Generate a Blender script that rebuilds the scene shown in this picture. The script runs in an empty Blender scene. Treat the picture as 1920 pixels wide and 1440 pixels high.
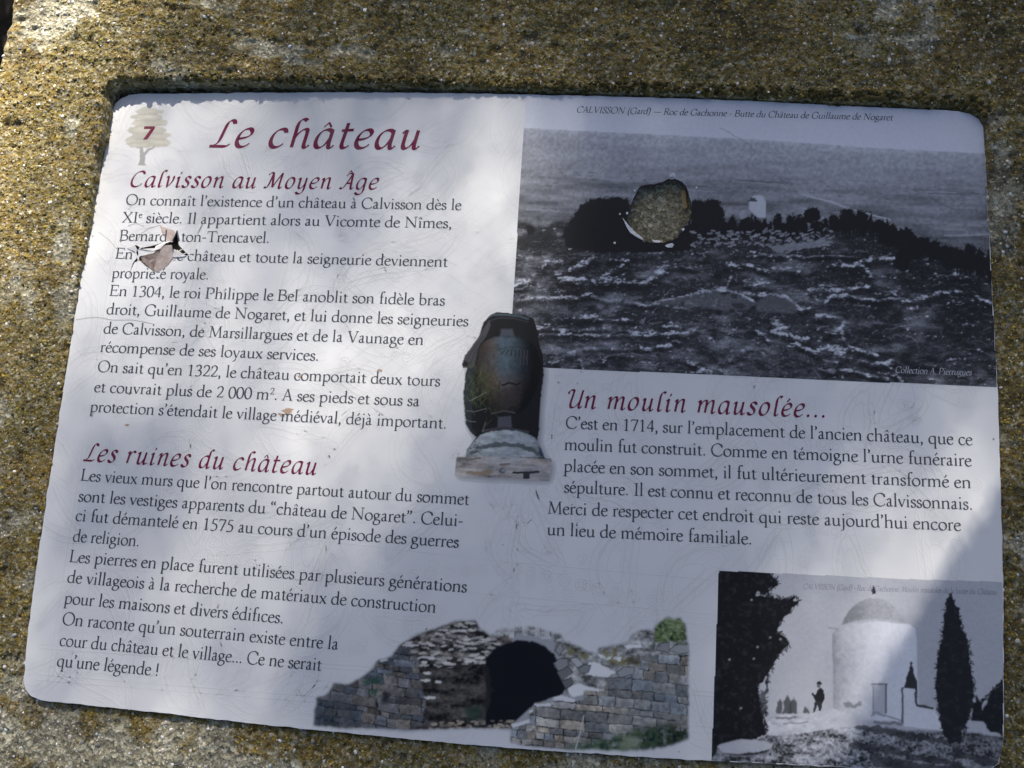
import bpy, bmesh, math, random
import numpy as np
from mathutils import Matrix, Vector

sc = bpy.context.scene
col = sc.collection
rng = np.random.default_rng(7); random.seed(7)

# ---------------------------------------------------------------- camera (units: metres; the panel's face is z = 0)
PW, PH = .600, .417                       # the panel, width and height
CORN = [(217, 172), (1846, 207), (1888, 1460), (38, 1308)]     # its corners as surveyed on the photograph
FPX = 1774.                               # focal length that makes those corners a rectangle
def _homography(src, dst):
    A = []
    for (X, Y), (x, y) in zip(src, dst):
        A += [[X, Y, 1, 0, 0, 0, -x*X, -x*Y, -x], [0, 0, 0, X, Y, 1, -y*X, -y*Y, -y]]
    return np.linalg.svd(np.array(A))[2][-1].reshape(3, 3)
_src = [(-PW/2, PH/2), (PW/2, PH/2), (PW/2, -PH/2), (-PW/2, -PH/2)]
_H = _homography(_src, [(x-960, 720-y) for x, y in CORN])
_a, _b, _t = (np.diag([1/FPX, 1/FPX, 1]) @ _H).T
if _t[2] < 0: _a, _b, _t = -_a, -_b, -_t
_s = (np.linalg.norm(_a)+np.linalg.norm(_b))/2
_f = np.array([1, 1, -1])
r1, r2, tr = _a/np.linalg.norm(_a)*_f, _b/np.linalg.norm(_b)*_f, _t/_s*_f
r2 = r2-r1*(r1@r2); r2 /= np.linalg.norm(r2)
R = np.stack([r1, r2, np.cross(r1, r2)], 1)
CAMPOS = -R.T @ tr
_Hi = np.linalg.inv(_H)
def P(x, y):
    """surveyed point -> metres on the panel's plane"""
    q = _Hi @ np.array([x-960, 720-y, 1.]); return np.array([q[0]/q[2], q[1]/q[2]])
def PP(pts, fr=None):
    if fr: pts = [(fr[0]+x*fr[2], fr[1]+y*fr[2]) for x, y in pts]
    return np.array([P(x, y) for x, y in pts])

cam = bpy.data.cameras.new('camera'); cam_o = bpy.data.objects.new('camera', cam); col.objects.link(cam_o)
M = np.eye(4); M[:3, :3] = R.T; M[:3, 3] = CAMPOS
cam_o.matrix_world = Matrix(M.tolist())
cam.sensor_width = 36; cam.lens = 36*FPX/1920; cam.clip_start = .01; cam.clip_end = 200
cam.dof.use_dof = True; cam.dof.aperture_fstop = 11; cam.dof.focus_distance = float(np.linalg.norm(CAMPOS-np.array([-.02, .03, 0])))
sc.camera = cam_o

# ---------------------------------------------------------------- sky, sun, exposure
SUN = Vector((-.10, .76, .64)).normalized()
w = bpy.data.worlds.new('World'); sc.world = w; w.use_nodes = True
nt = w.node_tree; sky = nt.nodes.new('ShaderNodeTexSky'); sky.sky_type = 'NISHITA'; sky.sun_disc = False; sky.dust_density = 2.2; sky.air_density = .85
sky.sun_elevation = math.asin(SUN.z); sky.sun_rotation = math.atan2(SUN.x, SUN.y)
nt.links.new(sky.outputs[0], nt.nodes['Background'].inputs[0]); nt.nodes['Background'].inputs[1].default_value = .05
sl = bpy.data.lights.new('sun', 'SUN'); sl.energy = 5.0; sl.angle = math.radians(.53); sl.color = (1, .955, .885)
so = bpy.data.objects.new('sun', sl); col.objects.link(so); so.rotation_euler = (-SUN).to_track_quat('-Z', 'Y').to_euler()
so.location = (0, 3, 6)
sc.view_settings.view_transform = 'Standard'; sc.view_settings.look = 'None'; sc.view_settings.gamma = 1
sc.view_settings.use_curve_mapping = False; sc.view_settings.exposure = 1.66

# ---------------------------------------------------------------- helpers
def mat(name, color=(.5, .5, .5), rough=.7, spec=.3):
    m = bpy.data.materials.new(name); m.use_nodes = True
    b = m.node_tree.nodes['Principled BSDF']
    b.inputs['Base Color'].default_value = (*color, 1); b.inputs['Roughness'].default_value = rough
    b.inputs['Specular IOR Level'].default_value = spec
    return m
class NB:
    """a small node builder"""
    def __init__(s, m): s.t = m.node_tree; s.b = s.t.nodes['Principled BSDF']
    def n(s, typ, **kw):
        x = s.t.nodes.new('ShaderNode'+typ)
        for k, v in kw.items():
            if k.startswith('i_'):
                key = k[2:]; key = int(key) if key.isdigit() else key.replace('_', ' ')
                if hasattr(v, 'is_output') or isinstance(v, bpy.types.NodeSocket): s.t.links.new(v, x.inputs[key])
                else: x.inputs[key].default_value = v
            else: setattr(x, k, v)
        return x
    def ramp(s, fac, stops):
        r = s.n('ValToRGB', i_0=fac); e = r.color_ramp.elements
        while len(e) < len(stops): e.new(.5)
        for q, (p, c) in zip(e, stops):
            q.position = p; q.color = (*(c if isinstance(c, tuple) else (c, c, c)), 1)
        return r.outputs[0]
    def mix(s, fac, a, b, mode='MIX'):
        x = s.n('MixRGB', blend_type=mode, i_0=fac); 
        for k, v in ((1, a), (2, b)):
            if isinstance(v, bpy.types.NodeSocket): s.t.links.new(v, x.inputs[k])
            else: x.inputs[k].default_value = (*v, 1)
        return x.outputs[0]
    def coord(s, scale=(1, 1, 1)):
        tc = s.n('TexCoord'); mp = s.n('Mapping', i_0=tc.outputs['Object']); mp.inputs['Scale'].default_value = scale
        return mp.outputs[0]
    def noise(s, v, scale, detail=4, rough=.6, dist=0):
        return s.n('TexNoise', i_Vector=v, i_Scale=scale, i_Detail=detail, i_Roughness=rough, i_Distortion=dist).outputs[0]
    def link(s, out, name): s.t.links.new(out, s.b.inputs[name])
    def bump(s, h, strength, dist):
        b = s.n('Bump', i_Height=h, i_Strength=strength, i_Distance=dist); s.t.links.new(b.outputs[0], s.b.inputs['Normal'])
def mesh(name, V, F, m, parent=None, smooth=False, kind=None):
    me = bpy.data.meshes.new(name)
    if isinstance(F, np.ndarray):
        nv, nf, k = len(V), len(F), F.shape[1]
        me.vertices.add(nv); me.vertices.foreach_set('co', np.asarray(V, np.float32).ravel())
        me.loops.add(nf*k); me.loops.foreach_set('vertex_index', F.astype(np.int32).ravel())
        me.polygons.add(nf); me.polygons.foreach_set('loop_start', np.arange(0, nf*k, k, dtype=np.int32))
        me.update(calc_edges=True)
    else: me.from_pydata([tuple(map(float, v)) for v in V], [], F); me.update()
    if smooth: me.polygons.foreach_set('use_smooth', np.ones(len(me.polygons), bool))
    me.materials.append(m)
    o = bpy.data.objects.new(name, me); col.objects.link(o); o.parent = parent
    if kind: o['kind'] = kind
    return o
def vcol(o, C, name='ink'):
    a = o.data.color_attributes.new(name, 'FLOAT_COLOR', 'POINT')
    q = np.ones((len(C), 4), np.float32); q[:, :3] = C; a.data.foreach_set('color', q.ravel())
def thing(name, label, cat, loc=(0, 0, 0), group=None):
    o = bpy.data.objects.new(name, None); col.objects.link(o); o.location = loc
    o['label'] = label; o['category'] = cat; o.empty_display_size = .05
    if group: o['group'] = group
    return o
def vnoise(x, y, cell, seed, oct=1, gain=.5):
    """value noise in 0..1, any coordinates"""
    out = np.zeros_like(x); amp = 1; tot = 0
    for k in range(oct):
        g = np.random.default_rng(seed+k*131).random((256, 256))
        u, v = x/cell, y/cell; i = np.floor(u).astype(int); j = np.floor(v).astype(int)
        fu, fv = u-i, v-j; fu = fu*fu*(3-2*fu); fv = fv*fv*(3-2*fv); i &= 255; j &= 255; i1 = (i+1) & 255; j1 = (j+1) & 255
        out += amp*((g[j, i]*(1-fu)+g[j, i1]*fu)*(1-fv)+(g[j1, i]*(1-fu)+g[j1, i1]*fu)*fv)
        tot += amp; amp *= gain; cell /= 2
    return out/tot
def inside(X, Y, poly):
    r = np.zeros(X.shape, bool); n = len(poly)
    for k in range(n):
        x1, y1 = poly[k]; x2, y2 = poly[(k+1) % n]
        if y1 == y2: continue
        c = (Y > min(y1, y2)) & (Y <= max(y1, y2))
        r ^= c & (X < x1+(Y-y1)*(x2-x1)/(y2-y1))
    return r
def segdist(X, Y, pts, closed=False):
    d = np.full(X.shape, 1e9); n = len(pts)
    for k in range(n if closed else n-1):
        (x1, y1), (x2, y2) = pts[k], pts[(k+1) % n]
        dx, dy = x2-x1, y2-y1; L = dx*dx+dy*dy+1e-18
        t = np.clip(((X-x1)*dx+(Y-y1)*dy)/L, 0, 1)
        d = np.minimum(d, np.hypot(X-x1-t*dx, Y-y1-t*dy))
    return d
def smooth_closed(pts, n=4):
    """Catmull-Rom through a closed outline"""
    p = np.asarray(pts, float); out = []
    for i in range(len(p)):
        a, b, c, d = p[i-1], p[i], p[(i+1) % len(p)], p[(i+2) % len(p)]
        for k in range(n):
            t = k/n
            out.append(.5*(2*b+(c-a)*t+(2*a-5*b+4*c-d)*t*t+(3*b-a-3*c+d)*t**3))
    return np.array(out)
# ---------------------------------------------------------------- outlines (surveyed, then in metres on the panel's plane)
BOARD = PP([(203, 260), (212, 207), (217, 194), (227, 184), (242, 178), (262, 176), (450, 174), (640, 173), (800, 174), (985, 177), (1200, 182), (1400, 189),
    (1600, 199), (1795, 208), (1820, 213), (1835, 223), (1843, 238), (1848, 300), (1855, 440), (1861, 560), (1868, 680), (1872, 760), (1876, 900), (1880, 1050),
    (1881, 1140), (1882, 1290), (1881, 1400), (1872, 1432), (1852, 1448), (1820, 1452), (1700, 1447), (1560, 1437), (1333, 1427), (1100, 1413), (960, 1403), (900, 1398),
    (560, 1366), (480, 1357), (300, 1337), (76, 1313), (58, 1305), (48, 1292), (44, 1275), (53, 1180), (66, 1080), (108, 800), (122, 710), (154, 510), (164, 470), (189, 320)])
# chew the machined outline a little: chips along the edge
def chew(poly, step, amp, seed):
    out = []; n = len(poly)
    for k in range(n):
        a, b = poly[k], poly[(k+1) % n]; m = max(1, int(np.hypot(*(b-a))/step))
        out += [a+(b-a)*i/m for i in range(m)]
    out = np.array(out); d = np.roll(out, -1, 0)-np.roll(out, 1, 0); d /= np.hypot(d[:, 0], d[:, 1])[:, None]
    nrm = np.stack([-d[:, 1], d[:, 0]], 1); q = np.random.default_rng(seed)
    k = q.normal(0, 1, len(out)); k = (k+np.roll(k, 1))/2
    big = (q.random(len(out)) < .04)*q.random(len(out))*2.5
    return out-nrm*((k+big)*amp)[:, None]*1.0
BOARD_C = chew(BOARD, .003, .00022, 3)
_c = BOARD.mean(0); BOARD_I = BOARD+(_c-BOARD)/np.hypot(*(BOARD-_c).T)[:, None]*.00002
HOLE_A = chew(PP([(1199, 350), (1214, 345), (1231, 344), (1241, 341), (1250, 335), (1262, 334), (1272, 336), (1279, 341), (1286, 349), (1290, 358), (1294, 371), (1297, 383), (1297, 396),
    (1294, 408), (1289, 418), (1280, 427), (1275, 436), (1268, 446), (1256, 453), (1240, 456), (1225, 456), (1210, 452), (1196, 446), (1186, 438), (1178, 424), (1172, 412),
    (1174, 404), (1180, 398), (1179, 390), (1184, 380), (1189, 368)]), .0016, .00035, 5)
ZC = (200, 410, 200/1920)
HOLE_B = PP([(380, 530), (470, 492), (530, 474), (620, 525), (760, 500), (900, 468), (1080, 405), (1185, 420), (1215, 330), (1262, 222), (1280, 330), (1302, 480), (1380, 560),
    (1480, 655), (1440, 668), (1340, 620), (1270, 556), (1225, 650), (1195, 730), (1100, 850), (930, 955), (840, 945), (700, 850), (590, 750), (500, 790), (440, 920), (470, 800), (540, 710), (540, 560), (450, 540)], ZC)

def sstep(v, a, b):
    u = np.clip((v-a)/(b-a), 0, 1); return u*u*(3-2*u)
def slab_z(x, y):
    """the slab's own top: it stands above the panel along the upper edge and drops below it along the lower one"""
    return -.0010+(.0125-.0085*np.clip((x+.30)/.30, 0, 1))*np.clip((y+.01)/.22, 0, 1.6)**1.25-.0032*sstep(-y, .12, .21)

# ---------------------------------------------------------------- ground
g = mat('soil', (.05, .042, .03), .95, .1); nb = NB(g); v = nb.coord()
nb.link(nb.ramp(nb.noise(v, 9, 8, .7), [(.3, (.006, .005, .004)), (.55, (.022, .018, .014)), (.8, (.06, .05, .04))]), 'Base Color')
nb.bump(nb.noise(v, 22, 8, .7), .9, .03)
GZ = -.62
N = 120; xs = np.sign(np.linspace(-1, 1, N))*np.abs(np.linspace(-1, 1, N))**2.5*45
X, Y = np.meshgrid(xs, xs); Z = GZ+(vnoise(X+50, Y+50, .5, 11, 4)-.5)*.06*np.exp(-(X**2+Y**2)/80)
I = np.arange(N*N).reshape(N, N); F = np.stack([I[:-1, :-1], I[:-1, 1:], I[1:, 1:], I[1:, :-1]], -1).reshape(-1, 4)
o = mesh('ground', np.stack([X, Y, Z], -1).reshape(-1, 3), F, g, smooth=True); o['kind'] = 'structure'
# dry leaves and twigs lying about the foot of the plinth
lm = mat('dry_leaf', (.12, .085, .05), .8, .2); nb = NB(lm); v = nb.coord()
nb.link(nb.ramp(nb.noise(v, 30, 2), [(.35, (.015, .011, .007)), (.6, (.05, .038, .026)), (.75, (.12, .10, .08))]), 'Base Color')
V = []; F = []
for k in range(1500):
    x, y = rng.uniform(-1.6, 1.2), rng.uniform(-.9, 1.6)
    if -.36 < x < .36 and -.3 < y < .36: continue
    a = rng.uniform(0, 6.3); L = rng.uniform(.012, .04); W = L*rng.uniform(.1, .5); z = GZ+.03+rng.uniform(0, .012)
    c, s = math.cos(a), math.sin(a); b = len(V)
    for u, q, h in ((-L, 0, 0), (-.2*L, W, rng.uniform(0, .008)), (L, 0, rng.uniform(0, .01)), (-.2*L, -W, rng.uniform(0, .008)), (0, 0, -.004)):
        V.append((x+u*c-q*s, y+u*s+q*c, z+h))
    F += [(b, b+3, b+4), (b+3, b+2, b+4), (b+2, b+1, b+4), (b+1, b, b+4)]
lo = mesh('leaf_litter', V, F, lm, kind='stuff'); lo['label'] = 'dry brown leaves and twigs littering the dark ground beside the plinth'; lo['category'] = 'leaf litter'

# ---------------------------------------------------------------- the concrete plinth
plinth = thing('concrete_plinth', 'lichen covered concrete plinth slab that carries the information panel in a recess', 'plinth', (0, 0, GZ))
PZ = -GZ   # children are placed relative to the plinth's base
e1, e2 = P(55, 0), P(0, 172); sl_ = (e1[0]-e2[0])/(e1[1]-e2[1])
def left_edge(y): return e2[0]+sl_*(y-e2[1])
YB, YT, XR = -.345, .43, .44
ST = .0012
xs = np.arange(-.5, XR+ST, ST); ys = np.arange(YB, YT+ST, ST)
X, Y = np.meshgrid(xs, ys)
wob = (vnoise(X+3, Y+3, .012, 21, 3)-.5)*.006
edge = np.minimum.reduce([X-left_edge(Y)+wob, XR-X, YT-Y, Y-YB])     # distance in from the slab's rim
db = segdist(X, Y, BOARD[::1], True); inb = inside(X, Y, BOARD); sd = np.where(inb, -db, db)
# lichen cover, 0..1
lich = .205+vnoise(X+7, Y*1.0+7, .05, 31, 4, .62)
lich = lich+(vnoise(X*.28+2, Y*1.9+5, .018, 32, 4, .65)-.5)*.52*np.clip((Y-.16)/.06, 0, 1)       # brushed streaks on the upper margin
lich += .06*np.clip((Y+.02)/.25, -1, .9)-.26*np.clip((-.195-Y)/.04, 0, 1)
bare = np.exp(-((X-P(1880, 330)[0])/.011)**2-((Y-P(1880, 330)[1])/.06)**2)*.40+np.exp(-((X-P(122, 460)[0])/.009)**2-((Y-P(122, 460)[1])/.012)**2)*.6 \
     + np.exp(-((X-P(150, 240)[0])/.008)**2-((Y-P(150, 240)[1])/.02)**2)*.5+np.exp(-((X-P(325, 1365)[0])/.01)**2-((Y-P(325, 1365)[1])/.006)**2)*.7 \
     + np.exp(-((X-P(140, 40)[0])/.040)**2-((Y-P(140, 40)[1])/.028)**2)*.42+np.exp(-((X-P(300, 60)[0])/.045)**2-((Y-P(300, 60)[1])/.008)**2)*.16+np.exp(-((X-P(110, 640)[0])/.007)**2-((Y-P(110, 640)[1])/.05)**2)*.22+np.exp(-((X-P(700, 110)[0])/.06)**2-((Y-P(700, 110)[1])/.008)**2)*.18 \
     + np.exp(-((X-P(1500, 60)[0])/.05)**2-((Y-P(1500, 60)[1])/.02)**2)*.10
lich += (vnoise(X+4, Y+4, .013, 36, 3, .6)-.5)*.60
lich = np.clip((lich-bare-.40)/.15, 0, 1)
h = (vnoise(X+1, Y+1, .006, 41, 2)-.5)*.0016+(vnoise(X+9, Y+9, .0026, 42, 1)-.5)*.0013+(vnoise(X+5, Y+5, .04, 43, 2)-.5)*.0016
h += (vnoise(X*.3+5, Y*2.2+5, .008, 44, 2)-.5)*.0014*np.clip((Y-.16)/.05, 0, 1)+lich*.0006
pit = np.clip((vnoise(X+3, Y+12, .011, 48, 3, .6)-.68)*8, 0, 1); h -= pit*.0018
gap = .0006+.0056*sstep(Y, .19, .208)*np.clip(1-(X+.30)/.55, .22, 1)+(vnoise(X+2, Y+2, .01, 45, 3)-.5)*.0024
rec = np.clip((gap-sd)/.0016, 0, 1)                                   # 1 inside the recess
top = slab_z(X, Y)+h
Z = top*(1-rec)+np.minimum(top, -.0075+h*.8)*rec
rim = np.clip(edge/.006, 0, 1); Z = np.where(edge < .006, Z-(1-np.sqrt(1-(1-rim)**2))*.006, Z)
ha = segdist(X, Y, HOLE_A, True) < .012; ha |= inside(X, Y, HOLE_A); hb = segdist(X, Y, HOLE_B, True) < .012; hb |= inside(X, Y, HOLE_B)
keep = ((sd > -.012) | ha | hb) & (edge > -.0006)
kf = keep[:-1, :-1] & keep[1:, :-1] & keep[:-1, 1:] & keep[1:, 1:]
I = np.arange(X.size).reshape(X.shape); F = np.stack([I[:-1, :-1], I[:-1, 1:], I[1:, 1:], I[1:, :-1]], -1)[kf]
use = np.unique(F); mp = np.full(X.size, -1); mp[use] = np.arange(len(use)); F = mp[F]
Vt = np.stack([X, Y, Z+PZ], -1).reshape(-1, 3)[use]

cm = mat('weathered_concrete', (.3, .28, .22), .93, .2); nb = NB(cm); v = nb.coord()
att = nb.n('VertexColor', layer_name='cover').outputs[0]
sep = nb.n('SeparateColor', i_0=att)
L_, Rc = sep.outputs[0], sep.outputs[1]
grain = nb.n('TexVoronoi', i_Vector=v, i_Scale=430.); grain.inputs['Randomness'].default_value = 1
gr = nb.n('SeparateColor', i_0=grain.outputs['Color'])
agg = nb.ramp(gr.outputs[0], [(.0, (.03, .027, .024)), (.25, (.10, .09, .075)), (.58, (.25, .23, .20)), (.84, (.40, .38, .34)), (.94, (.68, .66, .62)), (1., (.82, .81, .79))])
fine = nb.noise(v, 700, 3, .7)
agg = nb.mix(.55, agg, nb.ramp(fine, [(.3, (.04, .037, .032)), (.48, (.24, .225, .20)), (.70, (.60, .58, .55))]))
lc = nb.ramp(nb.noise(v, 260, 5, .75), [(.30, (.022, .015, .004)), (.43, (.085, .055, .010)), (.55, (.20, .125, .020)), (.66, (.26, .195, .05)), (.78, (.46, .41, .24))])
lc = nb.mix(nb.ramp(nb.noise(v, 18, 3), [(.40, 0.), (.62, .8)]), lc, nb.mix(1., lc, (.60, .74, .60), 'MULTIPLY'))
brk = nb.n('Math', operation='MULTIPLY', i_0=L_, i_1=nb.ramp(nb.noise(v, 330, 3, .7), [(.36, .15), (.56, 1.)])).outputs[0]
c = nb.mix(nb.n('Math', operation='MULTIPLY', i_0=brk, i_1=.92).outputs[0], agg, lc)
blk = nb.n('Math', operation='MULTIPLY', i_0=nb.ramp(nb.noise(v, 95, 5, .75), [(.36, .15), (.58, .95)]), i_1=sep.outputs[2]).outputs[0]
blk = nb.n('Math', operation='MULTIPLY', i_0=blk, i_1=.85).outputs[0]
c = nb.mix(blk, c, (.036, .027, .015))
nb.link(nb.mix(1., c, (1.04, 1.0, .76), 'MULTIPLY'), 'Base Color')
hh = nb.n('Math', operation='ADD', i_0=nb.noise(v, 520, 4, .75), i_1=grain.outputs['Distance']).outputs[0]
nb.bump(hh, .8, .0012)
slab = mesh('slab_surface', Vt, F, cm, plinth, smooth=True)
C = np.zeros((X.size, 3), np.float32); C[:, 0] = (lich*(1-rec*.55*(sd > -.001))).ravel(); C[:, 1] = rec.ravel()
C[(ha | hb).ravel(), 0] *= .35
crust_shade = np.clip((vnoise(X+6, Y+6, .035, 37, 4, .65)-.50)*4+.9*sstep(X, .20, .34)+.55*sstep(Y, .20, .27)*sstep(X, -.12, .10)-.2-1.2*bare, 0, 1)  # crust patches; shade of the right and upper right margin painted in, pits darkened
crust_shade = np.maximum(crust_shade, pit*.8); crust_shade[ha | hb] *= .15; C[:, 2] = crust_shade.ravel(); vcol(slab, C[use], 'cover')
# the body of the slab and the pedestal beneath it
def prism(name, ring, z0, z1, m, parent, inset=0):
    n = len(ring); V = [(x, y, z0) for x, y in ring]+[(x, y, z1) for x, y in ring]
    F = [tuple(range(n-1, -1, -1)), tuple(range(n, 2*n))]+[(k, (k+1) % n, n+(k+1) % n, n+k) for k in range(n)]
    return mesh(name, V, F, m, parent)
ring = [(left_edge(YB)+.004, YB+.003), (XR-.003, YB+.003), (XR-.003, YT-.003), (left_edge(YT)+.004, YT-.003)]
cm2 = mat('plain_concrete', (.3, .28, .24), .93, .2); nb = NB(cm2); v = nb.coord()
nb.link(nb.ramp(nb.noise(v, 90, 8, .75), [(.3, (.10, .09, .07)), (.5, (.27, .25, .21)), (.7, (.42, .40, .35))]), 'Base Color'); nb.bump(nb.noise(v, 200, 6, .7), .6, .003)
prism('slab_body', ring, PZ-.11, PZ-.0135, cm2, plinth)
prism('pedestal', [(-.30, -.24), (.30, -.24), (.30, .30), (-.30, .30)], -.02, PZ-.1105, cm2, plinth)

# loose aggregate and lichen crumbs standing proud of the slab
ICO = np.array([(0, 0, 1), (.89, 0, .45), (.28, .85, .45), (-.72, .53, .45), (-.72, -.53, .45), (.28, -.85, .45), (.72, .53, -.45), (-.28, .85, -.45), (-.89, 0, -.45), (-.28, -.85, -.45), (.72, -.53, -.45)])
ICOF = np.array([(0, 1, 2), (0, 2, 3), (0, 3, 4), (0, 4, 5), (0, 5, 1), (1, 6, 2), (2, 7, 3), (3, 8, 4), (4, 9, 5), (5, 10, 1), (2, 6, 7), (3, 7, 8), (4, 8, 9), (5, 9, 10), (1, 10, 6)])
OCT = np.array([(1, 0, 0), (-.5, .87, 0), (-.5, -.87, 0), (.5, .8, .5), (-1, 0, .5), (.5, -.8, .5), (0, 0, 1.)])
OCTF = np.array([(0, 3, 1), (1, 4, 2), (2, 5, 0), (3, 6, 4), (4, 6, 5), (5, 6, 3), (1, 3, 4), (2, 4, 5), (0, 5, 3)])
def scatter(name, n, weight, base, faces, rlo, rhi, palette, m, sink, flat=.7):
    cand = np.flatnonzero((keep & (edge > .003)).ravel()); wv = weight.ravel()[cand]; wv = wv/wv.sum()
    idx = rng.choice(cand, n, p=wv)
    cx = X.ravel()[idx]+rng.uniform(-.5, .5, n)*ST; cy = Y.ravel()[idx]+rng.uniform(-.5, .5, n)*ST; cz = Z.ravel()[idx]+PZ
    r = rlo*(rhi/rlo)**(rng.random(n)**1.8); a = rng.uniform(0, 6.28, n)
    b = base[None]*(1+rng.normal(0, .18, (n, len(base), 3)))
    ex = rng.uniform(.7, 1.4, n)
    bx, by, bz = b[..., 0]*ex[:, None], b[..., 1], b[..., 2]*flat
    ca, sa = np.cos(a)[:, None], np.sin(a)[:, None]
    V = np.stack([cx[:, None]+(bx*ca-by*sa)*r[:, None], cy[:, None]+(bx*sa+by*ca)*r[:, None], cz[:, None]+bz*r[:, None]-sink*r[:, None]], -1)
    F = (faces[None]+(np.arange(n)*len(base))[:, None, None]).reshape(-1, 3)
    o = mesh(name, V.reshape(-1, 3), F, m, plinth, kind='stuff')
    pal = np.array(palette); ci = pal[rng.integers(0, len(pal), n)]*rng.uniform(.7, 1.25, (n, 1))
    vcol(o, np.repeat(ci, len(base), 0), 'tint'); return o
def tint_mat(name, rough):
    m = mat(name, rough=rough, spec=.25); nb = NB(m)
    c_ = nb.n('VertexColor', layer_name='tint').outputs[0]
    nb.link(nb.mix(1., c_, nb.ramp(nb.noise(nb.coord(), 600, 3), [(.3, .7), (.7, 1.15)]), 'MULTIPLY'), 'Base Color'); return m
out = (rec < .5)*1.
scatter('aggregate', 20000, out*(1.15-lich*.8)+.25*(ha | hb), ICO, ICOF,   .0004, .0016, [(.62, .59, .53), (.76, .74, .70), (.42, .38, .30), (.36, .33, .28), (.50, .42, .28), (.16, .15, .13), (.58, .50, .42), (.40, .30, .20)], tint_mat('aggregate_stone', .7), .35)
scatter('lichen', 52000, out*lich+1e-6, OCT, OCTF, .0005, .0013, [(.30, .21, .04), (.35, .25, .05), (.18, .12, .02), (.24, .20, .05), (.10, .08, .02), (.38, .30, .13), (.06, .042, .012), (.13, .075, .018)], tint_mat('ochre_lichen', .95), .3, .8)
# moss in the upper channel, its dark tone painting the shade of the recess
moss_shade_w = ((sd > .0006) & (sd < .0095) & (Y > .2005))*1.*np.clip((.0115-gap*.4-sd)/.006, 0, 1)
scatter('moss', 1800, moss_shade_w+((rec > .05) & (rec < .95) & (Y > .2005))*.8+1e-9, OCT, OCTF, .0008, .0022, [(.06, .05, .015), (.04, .035, .01), (.09, .065, .02), (.12, .09, .03)], tint_mat('shade_moss', 1.), .2, 1.1)

# ---------------------------------------------------------------- the information panel
panel = thing('information_panel', 'weathered white information panel about a castle with printed texts, old photographs and a punched hole', 'sign', (0, 0, 0))
def cream(nb):
    """the printed cream ground, with grime and specks"""
    v = nb.coord()
    tone = nb.ramp(nb.noise(v, 7, 4), [(.3, (.585, .57, .55)), (.7, (.635, .625, .61))])
    dirt = nb.ramp(nb.noise(v, 45, 6, .7), [(.60, 0.), (.80, .35)])
    tone = nb.mix(dirt, tone, (.47, .44, .39))
    sp = nb.n('TexVoronoi', i_Vector=v, i_Scale=70.)
    fleck = nb.ramp(sp.outputs['Distance'], [(.035, 1.), (.06, 0.)]); pick = nb.ramp(nb.n('SeparateColor', i_0=sp.outputs['Color']).outputs[0], [(.86, 0.), (.88, .8)])
    tone = nb.mix(nb.n('Math', operation='MULTIPLY', i_0=fleck, i_1=pick).outputs[0], tone, (.10, .09, .08))
    return tone
bmt = mat('cream_laminate', (.60, .59, .575), .42, .18); nb = NB(bmt); v = nb.coord()
tone = cream(nb)
nb.link(tone, 'Base Color')
nb.link(nb.ramp(nb.noise(v, 30, 5), [(.3, .33), (.7, .5)]), 'Roughness')
nb.bump(nb.noise(v, 60, 3), .12, .001)
edm = mat('laminate_core', (.10, .06, .055), .8, .2); nb = NB(edm); nb.link(nb.ramp(nb.noise(nb.coord(), 300, 4), [(.3, (.05, .03, .03)), (.7, (.16, .10, .085))]), 'Base Color')

from mathutils.geometry import delaunay_2d_cdt
def plate(name, outer, holes, ztop, thick, m, side, parent):
    """a flat plate with holes: face, eased edge, walls and underside"""
    rings = [np.asarray(r_) for r_ in [outer]+holes]; pts = []; edges = []
    for r_ in rings:
        b0 = len(pts); pts += [tuple(q_) for q_ in r_]; edges += [(b0+k, b0+(k+1) % len(r_)) for k in range(len(r_))]
    lo, hi = rings[0].min(0), rings[0].max(0); gx_, gy_ = np.meshgrid(np.arange(lo[0], hi[0], .008), np.arange(lo[1], hi[1], .008)); gx_[1::2] += .004
    ok = inside(gx_, gy_, rings[0]); gx_, gy_ = gx_[ok], gy_[ok]; d_ = np.minimum.reduce([segdist(gx_, gy_, r_, True) for r_ in rings]); ok = d_ > .003
    pts += list(zip(gx_[ok].tolist(), gy_[ok].tolist()))
    V2, _, F2, *_ = delaunay_2d_cdt([Vector((float(x), float(y))) for x, y in pts], edges, [], 0, 1e-7)
    V2 = np.array([(v_.x, v_.y) for v_ in V2]); T = np.array([f for f in F2]); c_ = V2[T].mean(1)
    ok = inside(c_[:, 0], c_[:, 1], rings[0])
    for r_ in rings[1:]: ok &= ~inside(c_[:, 0], c_[:, 1], r_)
    T = T[ok]; ar = np.cross(V2[T[:, 1]]-V2[T[:, 0]], V2[T[:, 2]]-V2[T[:, 0]]); T[ar < 0] = T[ar < 0][:, ::-1]
    n_ = len(V2); V = [(x, y, ztop) for x, y in V2]+[(x, y, ztop-thick) for x, y in V2]
    F = [tuple(f) for f in T.tolist()]; nt_ = len(F); F += [(a_+n_, c2+n_, b_+n_) for a_, b_, c2 in T.tolist()]
    und = {}
    for a_, b_, c2 in T.tolist():
        for e_ in ((a_, b_), (b_, c2), (c2, a_)): und[e_] = 1
    F += [(e_[1], e_[0], e_[0]+n_, e_[1]+n_) for e_ in und if (e_[1], e_[0]) not in und]
    o = mesh(name, V, F, m, parent); o.data.materials.append(side)
    mi = np.ones(len(F), np.int32); mi[:nt_] = 0; o.data.polygons.foreach_set('material_index', mi); return o
board = plate('board', BOARD_C, [HOLE_A, HOLE_B], 0, .0042, bmt, edm, panel)
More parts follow.
